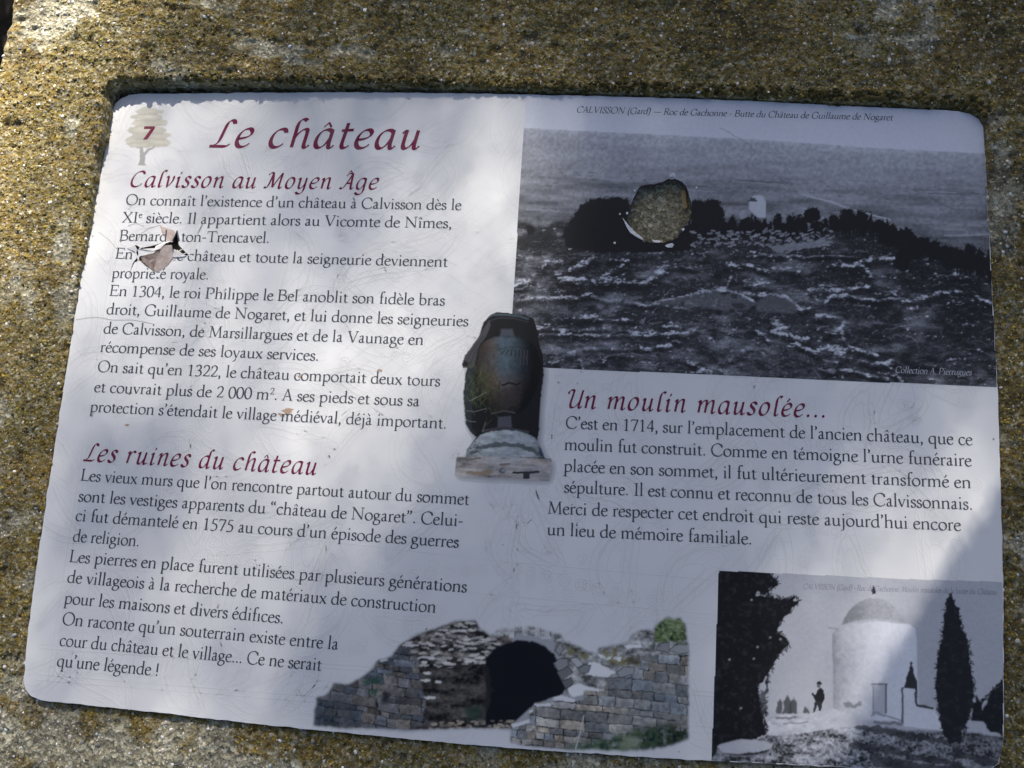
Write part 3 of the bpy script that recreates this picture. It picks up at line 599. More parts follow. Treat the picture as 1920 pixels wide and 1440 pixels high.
# ---------------------------------------------------------------- printed pictures
# Each picture is ink on the panel's face: a fine sheet whose points carry the ink's colour.
def blur(a, s):
    if s < .3: return a
    r = int(3*s+1); k = np.exp(-.5*(np.arange(-r, r+1)/s)**2); k /= k.sum()
    for ax in (0, 1):
        p = np.pad(a, [(r, r) if q == ax else (0, 0) for q in range(a.ndim)], mode='edge'); o = np.zeros_like(a)
        for i, w_ in enumerate(k): o += w_*(p[i:i+a.shape[0]] if ax == 0 else p[:, i:i+a.shape[1]])
        a = o
    return a
class Pic:
    def __init__(s, corners, step, seed):
        q = PP(corners); s.x0, s.y0 = q.min(0); s.x1, s.y1 = q.max(0); s.st = step; s.seed = seed
        s.X, s.Y = np.meshgrid(np.arange(s.x0, s.x1, step), np.arange(s.y0, s.y1, step))
        s.h, s.w = s.X.shape; s.c = np.zeros((s.h, s.w, 3)); s.a = np.ones((s.h, s.w)); s.k = 0
        s.sx, s.sy = survey(s.X, s.Y)
        s.q = np.random.default_rng(seed)
    def noise(s, cell, oct=4, sxy=(1, 1), gain=.5):
        s.k += 1; return vnoise((s.X+5)*sxy[0], (s.Y+5)*sxy[1], cell, s.seed*977+s.k*17, oct, gain)
    def put(s, m, c, alpha=1):
        c = np.asarray(c, float)
        if c.ndim == 0: c = np.repeat(c, 3)
        m = (m*alpha)[..., None]; s.c = s.c*(1-m)+c*m
    def poly(s, pts, c, fr=None, rough=0, soft=.6, alpha=1, cell=.004, ret=False):
        q = PP(pts, fr); pad = 3*rough+(3*soft+3)*s.st; lo, hi = q.min(0)-pad, q.max(0)+pad
        i0, i1 = np.clip([(lo[0]-s.x0)/s.st, (hi[0]-s.x0)/s.st+1], 0, s.w).astype(int); j0, j1 = np.clip([(lo[1]-s.y0)/s.st, (hi[1]-s.y0)/s.st+1], 0, s.h).astype(int)
        full = np.zeros((s.h, s.w)) if ret else None
        if i1-i0 < 1 or j1-j0 < 1: return full
        X, Y = s.X[j0:j1, i0:i1], s.Y[j0:j1, i0:i1]
        if rough:
            s.k += 2
            X, Y = X+(vnoise(X+5, Y+5, cell, s.seed*13+s.k, 3, .7)-.5)*2.4*rough, Y+(vnoise(X+8, Y+8, cell, s.seed*13+s.k+1, 3, .7)-.5)*2.4*rough
        m = blur(inside(X, Y, q).astype(float), soft)
        if ret: full[j0:j1, i0:i1] = m; return full
        c = np.asarray(c, float); c = np.repeat(c, 3) if c.ndim == 0 else c
        m = (m*alpha)[..., None]; s.c[j0:j1, i0:i1] = s.c[j0:j1, i0:i1]*(1-m)+c*m
    def ragged(s, pts, c, size, dens, fr=None, spike=1.):
        """leafy tufts along an outline"""
        if fr: pts = [(fr[0]+x*fr[2], fr[1]+y*fr[2]) for x, y in pts]
        n = len(pts); cx, cy = np.mean(pts, 0)
        for k in range(n):
            a, b = np.array(pts[k], float), np.array(pts[(k+1) % n], float); L = np.hypot(*(b-a))
            for i in range(int(L*dens)+1):
                p_ = a+(b-a)*s.q.random()+s.q.normal(0, size*.35, 2); d = np.arctan2(p_[1]-cy, p_[0]-cx)+s.q.normal(0, .7); l = size*s.q.uniform(.5, 1.7)*spike
                s.stroke([tuple(p_-l*.5*np.array((np.cos(d), np.sin(d)))), tuple(p_+l*np.array((np.cos(d), np.sin(d))))], s.q.uniform(.35, .8)*size*.7, c, alpha=.95)
    def stroke(s, pts, wpx, c, fr=None, rough=0, soft=.5, alpha=1, grit=0):
        q = PP(pts, fr); wd = wpx*.00034/2
        lo, hi = q.min(0)-wd*3-.004, q.max(0)+wd*3+.004
        i0, i1 = np.clip([(lo[0]-s.x0)/s.st, (hi[0]-s.x0)/s.st+1], 0, s.w).astype(int); j0, j1 = np.clip([(lo[1]-s.y0)/s.st, (hi[1]-s.y0)/s.st+1], 0, s.h).astype(int)
        if i1 <= i0 or j1 <= j0: return
        X, Y = s.X[j0:j1, i0:i1], s.Y[j0:j1, i0:i1]
        if rough:
            s.k += 1; X = X+(vnoise(X+5, Y+5, .003, s.seed*31+s.k, 2)-.5)*2*rough; Y = Y+(vnoise(X+9, Y+9, .003, s.seed*37+s.k, 2)-.5)*2*rough
        d = segdist(X, Y, q); m = np.clip((wd-d)/(s.st*(.6+soft))+.5, 0, 1)*alpha
        if grit: s.k += 1; m = m*np.clip(.5+(vnoise(X+2, Y+2, .0022, s.seed*41+s.k, 3, .7)-.42)*grit, 0, 1)
        c = np.asarray(c, float); c = np.repeat(c, 3) if c.ndim == 0 else c
        s.c[j0:j1, i0:i1] = s.c[j0:j1, i0:i1]*(1-m[..., None])+c*m[..., None]
    def ell(s, x, y, rx, ry, c, soft=.6, alpha=1, rough=0, rot=0):
        t = np.linspace(0, 2*math.pi, 28, endpoint=False); ca, sa = math.cos(rot), math.sin(rot)
        s.poly([(x+rx*math.cos(k)*ca-ry*math.sin(k)*sa, y+rx*math.cos(k)*sa+ry*math.sin(k)*ca) for k in t], c, None, rough, soft, alpha)
    def build(s, name, z, m, cut=.02):
        ok = s.a > cut; ok &= inside(s.X, s.Y, BOARD_I)
        for hl in (HOLE_A, HOLE_B):
            bb = (s.X > hl[:, 0].min()) & (s.X < hl[:, 0].max()) & (s.Y > hl[:, 1].min()) & (s.Y < hl[:, 1].max()); ok[bb] &= ~inside(s.X[bb], s.Y[bb], hl.mean(0)+(hl-hl.mean(0))*.975)
        kf = ok[:-1, :-1] & ok[1:, :-1] & ok[:-1, 1:] & ok[1:, 1:]
        I = np.arange(s.X.size).reshape(s.X.shape); F = np.stack([I[:-1, :-1], I[:-1, 1:], I[1:, 1:], I[1:, :-1]], -1)[kf]
        use = np.unique(F); mp = np.full(s.X.size, -1); mp[use] = np.arange(len(use))
        V = np.stack([s.X, s.Y, np.full(s.X.shape, z)], -1).reshape(-1, 3)[use]
        o = mesh(name, V, mp[F], m, panel); a = o.data.color_attributes.new('ink', 'FLOAT_COLOR', 'POINT')
        C = np.concatenate([np.clip(s.c, .004, .9), s.a[..., None]], -1).reshape(-1, 4)[use].astype(np.float32); a.data.foreach_set('color', C.ravel())
        return o
# ink on laminate; where the picture fades out (alpha) the cream ground of the print shows
ink = mat('printed_picture', rough=.42, spec=.18); nb = NB(ink); vc = nb.n('VertexColor', layer_name='ink')
nb.link(nb.mix(vc.outputs[1], cream(nb), vc.outputs[0]), 'Base Color')
nb.link(nb.ramp(nb.noise(nb.coord(), 30, 5), [(.3, .33), (.7, .5)]), 'Roughness')
nb.bump(nb.noise(nb.coord(), 60, 3), .12, .001)

# ---- 1. the old view of the hill
Z3, Z4, Z5, Z6 = (940, 160, .28125), (1400, 160, .27083), (940, 460, .28125), (1400, 460, .27083)
p = Pic([(986, 172), (1890, 205), (1895, 735), (945, 684)], .00052, 3)
top_l, bot_l = P(986, 178), P(952, 688)
quad = [(986, 160), (1900, 180), (1905, 729), (1870, 727), (1500, 711), (1020, 690), (950, 686), (960, 585)]
p.a = p.poly(quad, 1, soft=.4, ret=True)
hz = np.interp(p.sx, [960, 1263, 1418, 1552, 1644, 1850], [239, 254, 262, 271, 278, 288])
d = p.sy-hz
n1 = p.noise(.05, 4); n2 = p.noise(.006, 4, (.25, 1.6)); n3 = p.noise(.0016, 2)
skyv = .56+.05*(n1-.5)-.03*np.clip(-d/60, 0, 1)
plain = np.interp(d, [0, 12, 60, 110, 150, 200, 300], [.42, .345, .265, .21, .165, .13, .11])*(1+(n1-.5)*.3)*(1+(n2-.5)*np.interp(d, [0, 60, 110, 200], [.2, .5, 1.4, 1.7]))*(1+(n3-.5)*.6)
g_ = np.where(d < 0, skyv, plain); g_ = blur(g_, .6)
p.c[:] = g_[..., None]
# field lines on the plain
for k in range(46):
    x = p.q.uniform(960, 1840); y = np.interp(x, [960, 1850], [300, 340])+p.q.uniform(0, 130); l = p.q.uniform(20, 130); v_ = p.q.choice([.08, .10, .32, .30, .12])
    p.stroke([(x, y), (x+l*.5, y+l*.02+p.q.normal(0, 1)), (x+l, y+l*.05)], p.q.uniform(1, 3.5), v_, alpha=.55, rough=.0006)
for k in range(60):
    x = p.q.uniform(980, 1840); y = np.interp(x, [960, 1850], [318, 352])+p.q.uniform(0, 30)
    p.ell(x, y, p.q.uniform(2, 7), p.q.uniform(1, 2.2), .08, alpha=.5, rough=.0005)
p.stroke([(1350, 240), (1405, 270), (1415, 285), (1400, 312)], 2, .13, alpha=.5, rough=.0006)
p.stroke([(1515, 368), (1560, 378), (1590, 392), (1610, 396), (1640, 404), (1669, 412), (1648, 420), (1665, 424), (1690, 433)], 3, .45, alpha=.8, rough=.0004)
p.stroke([(400*.27+1400, 760*.27+160), (560*.27+1400, 805*.27+160), (720*.27+1400, 855*.27+160)], 3, .40, alpha=.8)
p.stroke([(1260, 765), (1340, 820), (1430, 855), (1600, 865)], 2, .10, Z4, alpha=.6)
p.stroke([(1370, 1040), (1500, 1040), (1690, 1030)], 3, .36, Z4, alpha=.7)
# the mottled foreground slope
below = np.interp(p.sx, [950, 1060, 1180, 1300, 1450, 1560, 1640, 1700, 1760, 1870], [415, 420, 440, 440, 440, 425, 425, 455, 490, 520])
edge_ = np.clip((p.sy-below+(p.noise(.006, 3)-.5)*26)/8+.5, 0, 1); edge_ = blur(edge_, 1)
rock = p.noise(.011, 5, (.45, 1.25), .62); rk2 = p.noise(.0032, 4, (.5, 1.2), .72); fine_ = p.noise(.0011, 2, (.8, 1.2), .8)
base_ = .022+.055*np.clip(rk2-.38, 0, 1)+.62*np.clip(rock-.50, 0, 1)*np.clip(rk2*1.6, .4, 1.2)+np.clip(fine_-.56, 0, 1)*.62*np.clip(rk2-.22, 0, 1)
base_ += np.interp(p.sy, [600, 660, 720], [0, .03, .06])*np.clip(rk2*2-.7, 0, 1)
base_ *= .90; base_ *= np.interp(p.sx, [950, 1500, 1700, 1870], [1.15, 1.1, .75, .6]); base_ *= np.interp(p.sy, [430, 520, 600, 720], [.8, 1., 1.15, 1.25])
p.put(edge_, 0); p.c += (edge_*np.clip(base_, .012, .5))[..., None]
# bright rock ledges
LED = [(Z5, [(90, 270), (150, 220), (225, 205), (160, 240)], 14, .40), (Z5, [(270, 150), (300, 110), (390, 95), (340, 130)], 12, .26), (Z5, [(380, 180), (440, 170), (540, 120), (610, 90)], 12, .33),
 (Z5, [(400, 235), (450, 215), (540, 225), (510, 250)], 15, .42), (Z5, [(615, 235), (700, 190), (815, 125)], 11, .36), (Z5, [(650, 230), (780, 225), (870, 240), (960, 240), (1040, 185), (1100, 130)], 16, .36),
 (Z5, [(720, 100), (790, 85), (855, 95)], 10, .24), (Z5, [(1080, 150), (1180, 140), (1270, 150)], 6, .26), (Z5, [(100, 370), (200, 350), (330, 345), (470, 350)], 9, .38), (Z5, [(480, 345), (600, 320)], 8, .36),
 (Z5, [(600, 340), (700, 365), (830, 370), (960, 400)], 5, .34), (Z5, [(980, 400), (1040, 370), (1200, 345), (1330, 305), (1450, 300), (1560, 310), (1640, 350), (1690, 380)], 6, .44), (Z5, [(1270, 325), (1330, 310), (1400, 305)], 10, .46),
 (Z5, [(1440, 300), (1500, 285), (1530, 210)], 7, .36), (Z5, [(1590, 320), (1700, 330), (1800, 325), (1900, 345)], 6, .44), (Z5, [(1690, 245), (1740, 240), (1810, 255)], 18, .40), (Z5, [(1500, 130), (1650, 130), (1740, 160), (1790, 180)], 9, .34),
 (Z5, [(1800, 150), (1920, 150)], 8, .34), (Z5, [(450, 470), (540, 480), (640, 470)], 12, .30), (Z5, [(660, 490), (760, 495), (880, 500)], 6, .26), (Z5, [(230, 555), (320, 545), (400, 560), (520, 560)], 9, .36), (Z5, [(520, 562), (700, 560), (860, 570)], 6, .3),
 (Z5, [(860, 575), (980, 580), (1100, 585), (1230, 580), (1300, 550)], 11, .36), (Z5, [(1060, 535), (1180, 545), (1250, 550)], 6, .32), (Z5, [(260, 595), (450, 590), (700, 600), (900, 597), (1000, 600)], 5, .32), (Z5, [(440, 720), (500, 700)], 10, .34),
 (Z5, [(560, 690), (760, 685), (900, 690), (1010, 685)], 5, .28), (Z5, [(520, 760), (550, 800)], 10, .30), (Z5, [(680, 770), (720, 735), (820, 720)], 6, .26), (Z5, [(1050, 670), (1130, 665)], 10, .32), (Z5, [(290, 775), (380, 780)], 10, .28),
 (Z5, [(1230, 760), (1290, 800), (1380, 840)], 9, .30), (Z5, [(1330, 830), (1400, 850)], 14, .36), (Z5, [(1690, 570), (1750, 600), (1790, 640)], 7, .3), (Z5, [(1800, 520), (1880, 545), (1810, 570), (1900, 600)], 8, .42),
 (Z6, [(190, 520), (260, 560), (200, 590), (290, 600), (330, 640), (420, 640)], 11, .40), (Z6, [(470, 490), (540, 485), (640, 500), (675, 520), (665, 590), (670, 670), (700, 690), (790, 720), (890, 755)], 9, .40), (Z6, [(500, 660), (560, 600), (650, 580)], 12, .28),
 (Z6, [(350, 680), (400, 710), (470, 735)], 8, .38), (Z6, [(500, 720), (580, 715), (660, 735), (600, 790), (540, 800)], 20, .34), (Z6, [(560, 870), (620, 845)], 12, .34), (Z6, [(640, 855), (760, 870), (900, 905), (975, 918)], 6, .38), (Z6, [(790, 790), (870, 820), (960, 815), (1015, 790)], 8, .38), (Z6, [(960, 825), (1000, 845)], 7, .36),
 (Z6, [(450, 315), (520, 300), (620, 310), (720, 295), (840, 285)], 12, .38), (Z6, [(550, 390), (580, 355), (680, 345), (760, 365), (860, 380), (1000, 370), (1060, 365), (1130, 380)], 6, .40), (Z6, [(990, 320), (1040, 350), (1080, 380)], 9, .34), (Z6, [(1160, 378), (1260, 355), (1350, 325), (1480, 320)], 10, .34),
 (Z6, [(0, 330), (80, 345), (170, 335), (260, 350), (330, 400), (385, 450)], 6, .44), (Z6, [(380, 430), (430, 435)], 7, .36), (Z6, [(700, 145), (780, 130), (860, 90), (960, 80), (1020, 90)], 13, .38), (Z6, [(800, 140), (840, 180), (860, 210)], 8, .34), (Z6, [(560, 140), (640, 140), (700, 145)], 8, .30),
 (Z6, [(0, 130), (90, 140), (160, 185)], 8, .32), (Z6, [(180, 165), (260, 160), (360, 175)], 6, .28), (Z6, [(1320, 210), (1400, 205), (1450, 200)], 12, .28), (Z6, [(1500, 210), (1560, 230)], 9, .28), (Z6, [(1600, 355), (1650, 380), (1690, 400)], 9, .30), (Z6, [(1140, 435), (1180, 430)], 7, .34),
 (Z6, [(1035, 890), (1060, 930), (1065, 950)], 12, .42), (Z6, [(1240, 820), (1320, 830)], 5, .2), (Z6, [(500, 280), (620, 285)], 6, .3), (Z6, [(0, 70), (200, 65), (420, 75), (620, 68), (740, 80)], 4, .34), (Z6, [(640, 100), (670, 130)], 6, .28), (Z6, [(0, 250), (30, 250)], 14, .40)]
band = np.zeros((p.h, p.w)); under = np.zeros((p.h, p.w)); core = np.zeros((p.h, p.w))
WX, WY = p.X+(p.noise(.006, 3)-.5)*.0022, p.Y+(p.noise(.006, 3)-.5)*.0022
for fr, q_, wd_, v_ in LED:
    q2 = PP(q_, fr); wd = wd_*.00034/2; lo, hi = q2.min(0)-wd*4-.004, q2.max(0)+wd*4+.004
    i0, i1 = np.clip([(lo[0]-p.x0)/p.st, (hi[0]-p.x0)/p.st+1], 0, p.w).astype(int); j0, j1 = np.clip([(lo[1]-p.y0)/p.st, (hi[1]-p.y0)/p.st+1], 0, p.h).astype(int); sl2 = (slice(j0, j1), slice(i0, i1))
    d_ = segdist(WX[sl2], WY[sl2], q2); dn = segdist(WX[sl2], WY[sl2]+wd*1.5+.0011, q2)
    band[sl2] = np.maximum(band[sl2], v_/.4*np.exp(-(d_/(wd*.66+.0004))**2)); under[sl2] = np.maximum(under[sl2], np.exp(-(dn/(wd*.8+.0009))**2))
    core[sl2] = np.maximum(core[sl2], v_/.4*np.exp(-(d_/.00034)**2)*(.7 if wd_ < 8 else .25))
na = p.noise(.0034, 4, (.55, 1.5), .75); nf = p.noise(.0012, 2, (.8, 1.3), .8)
p.put(under*.75*(1-band.clip(0, 1))*edge_, .010)
bm_ = np.clip((band*.95+(na-.5)*2.4+(nf-.5)*1.3-.58)*1.9, 0, 1); bm_ = blur(np.maximum(bm_, np.clip(core*(.55+.9*(na-.3)), 0, 1)*.9), .45)*edge_
p.c = p.c*(1-bm_[..., None])+(np.clip(.34+.45*(na-.3)+.25*(nf-.5), .08, .58)*bm_)[..., None]
dome_m = p.poly([(985, 405), (1060, 370), (1200, 345), (1330, 312), (1450, 305), (1560, 318), (1640, 355), (1690, 390), (1640, 430), (1500, 440), (1330, 410), (1200, 390)], 0, Z5, soft=1.2, ret=True)
p.put(dome_m*.55, .15); dome_m = p.poly([(1690, 390), (1760, 335), (1830, 330), (1920, 350), (1990, 420), (1960, 455), (1700, 440)], 0, Z5, soft=1.2, ret=True); p.put(dome_m*.55, .14)
# scattered scrub and scratches of light
for k in range(300):
    x = p.q.uniform(955, 1868); y = p.q.uniform(470, 720)
    if p.q.random() < .55: p.ell(x, y, p.q.uniform(4, 14), p.q.uniform(2, 6), .014, alpha=.65, rough=.0012, soft=.5)
    else:
        l = p.q.uniform(5, 26); p.stroke([(x, y), (x+l*.5, y+p.q.normal(0, 2)), (x+l, y+p.q.normal(0, 4))], p.q.uniform(1, 3.4), p.q.uniform(.10, .26)*(.5 if x > 1720 else 1), rough=.0005, alpha=.6)
# the wood on the crest
blk = .010
p.poly([(410, 1010), (440, 930), (480, 870), (530, 800), (590, 765), (640, 755), (720, 752), (780, 748), (840, 760), (860, 800), (1200, 800), (1260, 830), (1280, 1090), (1180, 1110), (700, 1115), (520, 1100), (420, 1070)], blk, Z3, rough=.0012, soft=.5, cell=.003)
p.poly([(160, 940), (190, 930), (220, 950), (215, 1000), (170, 1000)], blk, Z3, rough=.001); p.poly([(110, 1010), (200, 985), (340, 960), (370, 1010), (330, 1090), (150, 1080)], .02, Z3, rough=.0016, alpha=.8)
def treeblob(x, y, r, hgt):
    p.poly([(x-r, y), (x-r*.95, y-hgt*.45), (x-r*.5, y-hgt*.9), (x, y-hgt), (x+r*.5, y-hgt*.88), (x+r*.95, y-hgt*.5), (x+r, y), (x+r*.2, y+hgt*.25), (x-r*.2, y+hgt*.25)], blk, None, rough=.0014, soft=.5, cell=.003)
for x, y, r, hg in [(1310, 408, 22, 34), (1335, 405, 24, 32), (1522, 412, 15, 24), (1588, 420, 16, 30), (1614, 425, 15, 32), (1650, 432, 14, 20), (1668, 455, 20, 34), (1698, 460, 22, 34), (1692, 500, 15, 40), (1730, 470, 18, 26), (1752, 478, 17, 28), (1775, 485, 17, 26), (1797, 490, 14, 24), (1818, 495, 14, 38), (1838, 505, 12, 40), (1855, 512, 10, 44), (1712, 480, 20, 30), (1780, 500, 14, 30), (1340, 445, 30, 40), (1322, 430, 20, 48)]:
    treeblob(x, y, r, hg); p.ragged([(x-r, y-hg*.2), (x-r*.6, y-hg*.85), (x, y-hg), (x+r*.6, y-hg*.85), (x+r, y-hg*.2)], blk, 2.4, .25)
# single trees standing out of the wood
for k in range(170):
    x = p.q.uniform(1298, 1866) if k < 110 else p.q.uniform(1340, 1640); yb = np.interp(x, [1298, 1400, 1500, 1560, 1640, 1700, 1760, 1866], [452, 455, 452, 440, 440, 475, 500, 530])+p.q.uniform(-8, 6)
    hh_ = p.q.uniform(26, 52)*(1. if x < 1560 else .85)*(.75 if 1530 < x < 1580 else 1); rr = p.q.uniform(3.5, 8); tip = p.q.random() < .45
    pts = [(x-rr*.9, yb-hh_*.35), (x-rr, yb-hh_*.55), (x-rr*(.35 if tip else .8), yb-hh_*.85), (x, yb-hh_), (x+rr*(.35 if tip else .8), yb-hh_*.85), (x+rr, yb-hh_*.55), (x+rr*.9, yb-hh_*.35)]
    p.poly(pts, blk, rough=.0011, soft=.45, cell=.002); p.stroke([(x, yb-hh_*.4), (x+p.q.normal(0, 1), yb)], 2.2, blk); p.ragged(pts[1:6], blk, 2.2, .15)
# light between the trunks
for k in range(150):
    x = p.q.uniform(1295, 1560); y = np.interp(x, [1295, 1560], [446, 446])+p.q.uniform(-14, 14)
    p.stroke([(x, y), (x+p.q.uniform(2, 8), y+p.q.normal(0, 2))], p.q.uniform(1.4, 4), p.q.uniform(.18, .36), rough=.0006, alpha=.75)
p.poly([(1440, 462), (1520, 452), (1560, 450), (1545, 460), (1460, 474)], .28, rough=.0016, alpha=.7)
p.ragged([(1055, 445), (1062, 422), (1075, 405), (1090, 385), (1106, 375), (1120, 372), (1142, 371), (1160, 370), (1178, 373)], blk, 3, .3)
# the white mill on the crest
p.poly([(1405, 375), (1410, 368), (1420, 365), (1430, 368), (1436, 378), (1436, 408), (1420, 408), (1404, 392)], .46, soft=.6); p.poly([(1402, 377), (1408, 370), (1416, 371), (1420, 378)], .07, soft=.5); p.stroke([(1417, 360), (1418, 366)], 2, .2)
p.poly([(1385, 400), (1398, 392), (1402, 408), (1388, 412)], .34, rough=.001, alpha=.8)
# a line of type half lost in the rocks, and specks of wear
p.c *= (1+(p.noise(.0011, 2, gain=.9)-.5)*np.interp(p.sy, [280, 420, 470], [.12, .25, .7]))[..., None]
for k in range(40): p.ell(p.q.uniform(980, 1850), p.q.uniform(230, 700), 1.2, 1.2, .42, alpha=.7)
p.c = p.c*np.array((.985, .99, 1.06))
p.build('hill_photograph', .00008, ink, .45)

# ---- 2. the mill photograph
B1, B2, B3, B4 = (1320, 1050, 1/6), (1600, 1050, 1/6), (1320, 1200, 1/6), (1600, 1200, 1/6)
p = Pic([(1330, 1064), (1890, 1085), (1895, 1455), (1325, 1440)], .0005, 9)
p.a = p.poly([(1347, 1069), (1500, 1076), (1700, 1085), (1910, 1091), (1915, 1470), (1333, 1440), (1333, 1428)], 1, soft=.5, ret=True)
p.c[:] = (.385+.05*(p.noise(.04, 3)-.5))[..., None]
# ground
gm = p.poly([(1330, 1405), (1440, 1380), (1560, 1362), (1680, 1368), (1760, 1372), (1830, 1375), (1900, 1385), (1900, 1470), (1330, 1470)], 0, rough=.001, soft=1, ret=True)
gr_ = .20+.75*(p.noise(.0045, 4, (.6, 1.2), .72)-.5)+.42*(p.noise(.0012, 2)-.5); gr_ *= np.interp(p.sx, [1340, 1560, 1700, 1880], [.75, 1.05, .8, .55])
p.put(gm, 0); p.c += (gm*np.clip(gr_, .02, .5))[..., None]
for q_, wd_ in (([(1610, 1362), (1660, 1370), (1720, 1382), (1780, 1392)], 11), ([(1600, 1396), (1660, 1405), (1720, 1420), (1800, 1435)], 12), ([(1640, 1425), (1720, 1440), (1800, 1446)], 16), ([(1790, 1412), (1840, 1425), (1870, 1432)], 14)): p.stroke(q_, wd_, .03, rough=.0018, alpha=.8, soft=1)
# low wall on the left of the mill
wm = p.poly([(1440, 1345), (1452, 1341), (1510, 1339), (1600, 1325), (1612, 1326), (1618, 1360), (1560, 1366), (1500, 1376), (1440, 1380)], 0, rough=.0006, soft=.6, ret=True)
p.put(wm, 0); p.c += (wm*np.clip(.43+.25*(p.noise(.003, 3, (.7, 1.3))-.5)*np.interp(p.sx, [1440, 1520, 1580], [1.8, 1.2, .3]), .1, .6))[..., None]
p.stroke([(1455, 1347), (1492, 1345)], 4, .07, rough=.0006, alpha=.7); p.stroke([(1470, 1357), (1515, 1355)], 3, .12, rough=.0006, alpha=.6)
# the mill: drum, dome and finial
tm = p.poly([(1561, 1190), (1566, 1180), (1580, 1172), (1640, 1165), (1705, 1170), (1716, 1180), (1719, 1200), (1722, 1345), (1690, 1352), (1615, 1350), (1562, 1328)], 0, soft=.7, ret=True)
tv = np.interp(p.sx, [1560, 1568, 1600, 1650, 1700, 1722], [.22, .31, .43, .55, .60, .58])+.16*(p.noise(.003, 4, gain=.7)-.5)*np.interp(p.sx, [1560, 1620, 1720], [1.3, .7, .3]); p.put(tm, 0); p.c += (tm*tv)[..., None]
dm = p.poly([(1578, 1172), (1582, 1160), (1592, 1145), (1606, 1132), (1622, 1124), (1632, 1121), (1642, 1121), (1660, 1126), (1676, 1137), (1688, 1150), (1698, 1168), (1670, 1162), (1640, 1160), (1605, 1164)], 0, soft=.7, ret=True)
dv = np.interp(p.sx, [1578, 1600, 1640, 1700], [.16, .22, .30, .34])+.12*(p.noise(.002, 3, gain=.7)-.5); p.put(dm, 0); p.c += (dm*dv)[..., None]
p.poly([(1634, 1114), (1642, 1114), (1642, 1122), (1633, 1122)], .42); p.poly([(1636, 1100), (1638, 1097), (1640, 1103), (1642, 1107), (1641, 1114), (1635, 1114), (1634, 1107)], .02, soft=.4)
p.stroke([(1554, 1177), (1570, 1179)], 2, .2, alpha=.8)
# door, white annexe, small cypress behind it
p.poly([(1634, 1281), (1664, 1281), (1664, 1285), (1634, 1285)], .20); p.poly([(1637, 1286), (1661, 1286), (1661, 1340), (1637, 1342)], .40, soft=.5); p.stroke([(1661, 1284), (1661, 1336)], 3, .12); p.stroke([(1637, 1286), (1637, 1340)], 2, .25)
p.stroke([(1634, 1342), (1642, 1336), (1690, 1352)], 3, .2, rough=.0006, alpha=.7); p.stroke([(1692, 1290), (1692, 1355)], 4, .12, rough=.0005)
p.poly([(1694, 1292), (1704, 1262), (1707, 1240), (1709, 1240), (1714, 1265), (1721, 1282), (1720, 1320), (1716, 1292)], .03, rough=.0007, soft=.5)
p.poly([(1695, 1291), (1714, 1291), (1716, 1324), (1750, 1330), (1772, 1345), (1772, 1370), (1695, 1362)], .56, soft=.5); p.stroke([(1716, 1300), (1719, 1322), (1748, 1328)], 4, .06, rough=.0006)
p.stroke([(1640, 1354), (1690, 1357)], 5, .14, rough=.0009, alpha=.8)
# the tall cypress and the scrub at the right
p.poly([(1783, 1113), (1788, 1120), (1790, 1135), (1798, 1140), (1802, 1170), (1810, 1190), (1817, 1215), (1820, 1255), (1826, 1285), (1825, 1310), (1817, 1345), (1806, 1365), (1802, 1392), (1782, 1395), (1770, 1380), (1762, 1350), (1757, 1320), (1754, 1285), (1757, 1240), (1762, 1215), (1768, 1190), (1770, 1165), (1773, 1140), (1776, 1122)], .014, rough=.0011, soft=.5, cell=.003)
p.poly([(1820, 1350), (1822, 1320), (1830, 1300), (1838, 1318), (1842, 1330), (1852, 1308), (1860, 1295), (1866, 1292), (1880, 1275), (1890, 1270), (1890, 1385), (1850, 1368), (1845, 1352)], .012, rough=.0012, soft=.6)
p.ell(1827, 1314, 2.5, 3.5, .4)
# the black tree on the left
p.poly([(1347, 1066), (1457, 1073), (1445, 1078), (1458, 1090), (1458, 1098), (1444, 1103), (1436, 1112), (1420, 1110), (1417, 1117), (1440, 1118), (1460, 1121), (1478, 1124), (1490, 1118), (1496, 1118), (1485, 1126), (1497, 1128), (1500, 1130), (1488, 1136), (1484, 1146), (1470, 1156), (1460, 1172), (1456, 1182), (1468, 1192), (1480, 1206), (1468, 1220), (1456, 1235), (1446, 1254), (1436, 1268), (1428, 1280), (1420, 1283), (1420, 1296), (1424, 1310), (1430, 1340), (1436, 1370), (1436, 1378), (1420, 1384), (1410, 1396), (1345, 1402), (1325, 1450), (1325, 1066)], .008, rough=.0009, soft=.5, cell=.0025)
p.ragged([(1440, 1076), (1458, 1090), (1458, 1098), (1444, 1103), (1436, 1112), (1420, 1110), (1440, 1118), (1478, 1124), (1495, 1119), (1497, 1128), (1488, 1136), (1484, 1146), (1470, 1156), (1456, 1182), (1468, 1192), (1480, 1206), (1468, 1220), (1456, 1235), (1446, 1254), (1436, 1268), (1420, 1283), (1420, 1296), (1424, 1310), (1430, 1340), (1436, 1370)], .008, 4.2, .32)
p.ragged([(1783, 1113), (1790, 1135), (1802, 1170), (1817, 1215), (1826, 1285), (1817, 1345), (1802, 1392), (1770, 1380), (1757, 1320), (1757, 1240), (1768, 1190), (1773, 1140)], .014, 3.2, .35, spike=1.2)
p.ragged([(1838, 1318), (1852, 1308), (1866, 1292), (1885, 1272)], .012, 4, .4)
for x, y in ((1409, 1125), (1444, 1195), (1420, 1213), (1367, 1237), (1413, 1235), (1389, 1328), (1463, 1199)): p.ell(x, y, 1.8, 1.8, .35)
p.poly([(1421, 1310), (1428, 1292), (1434, 1300), (1436, 1330), (1430, 1345)], .03, rough=.0014, alpha=.8)
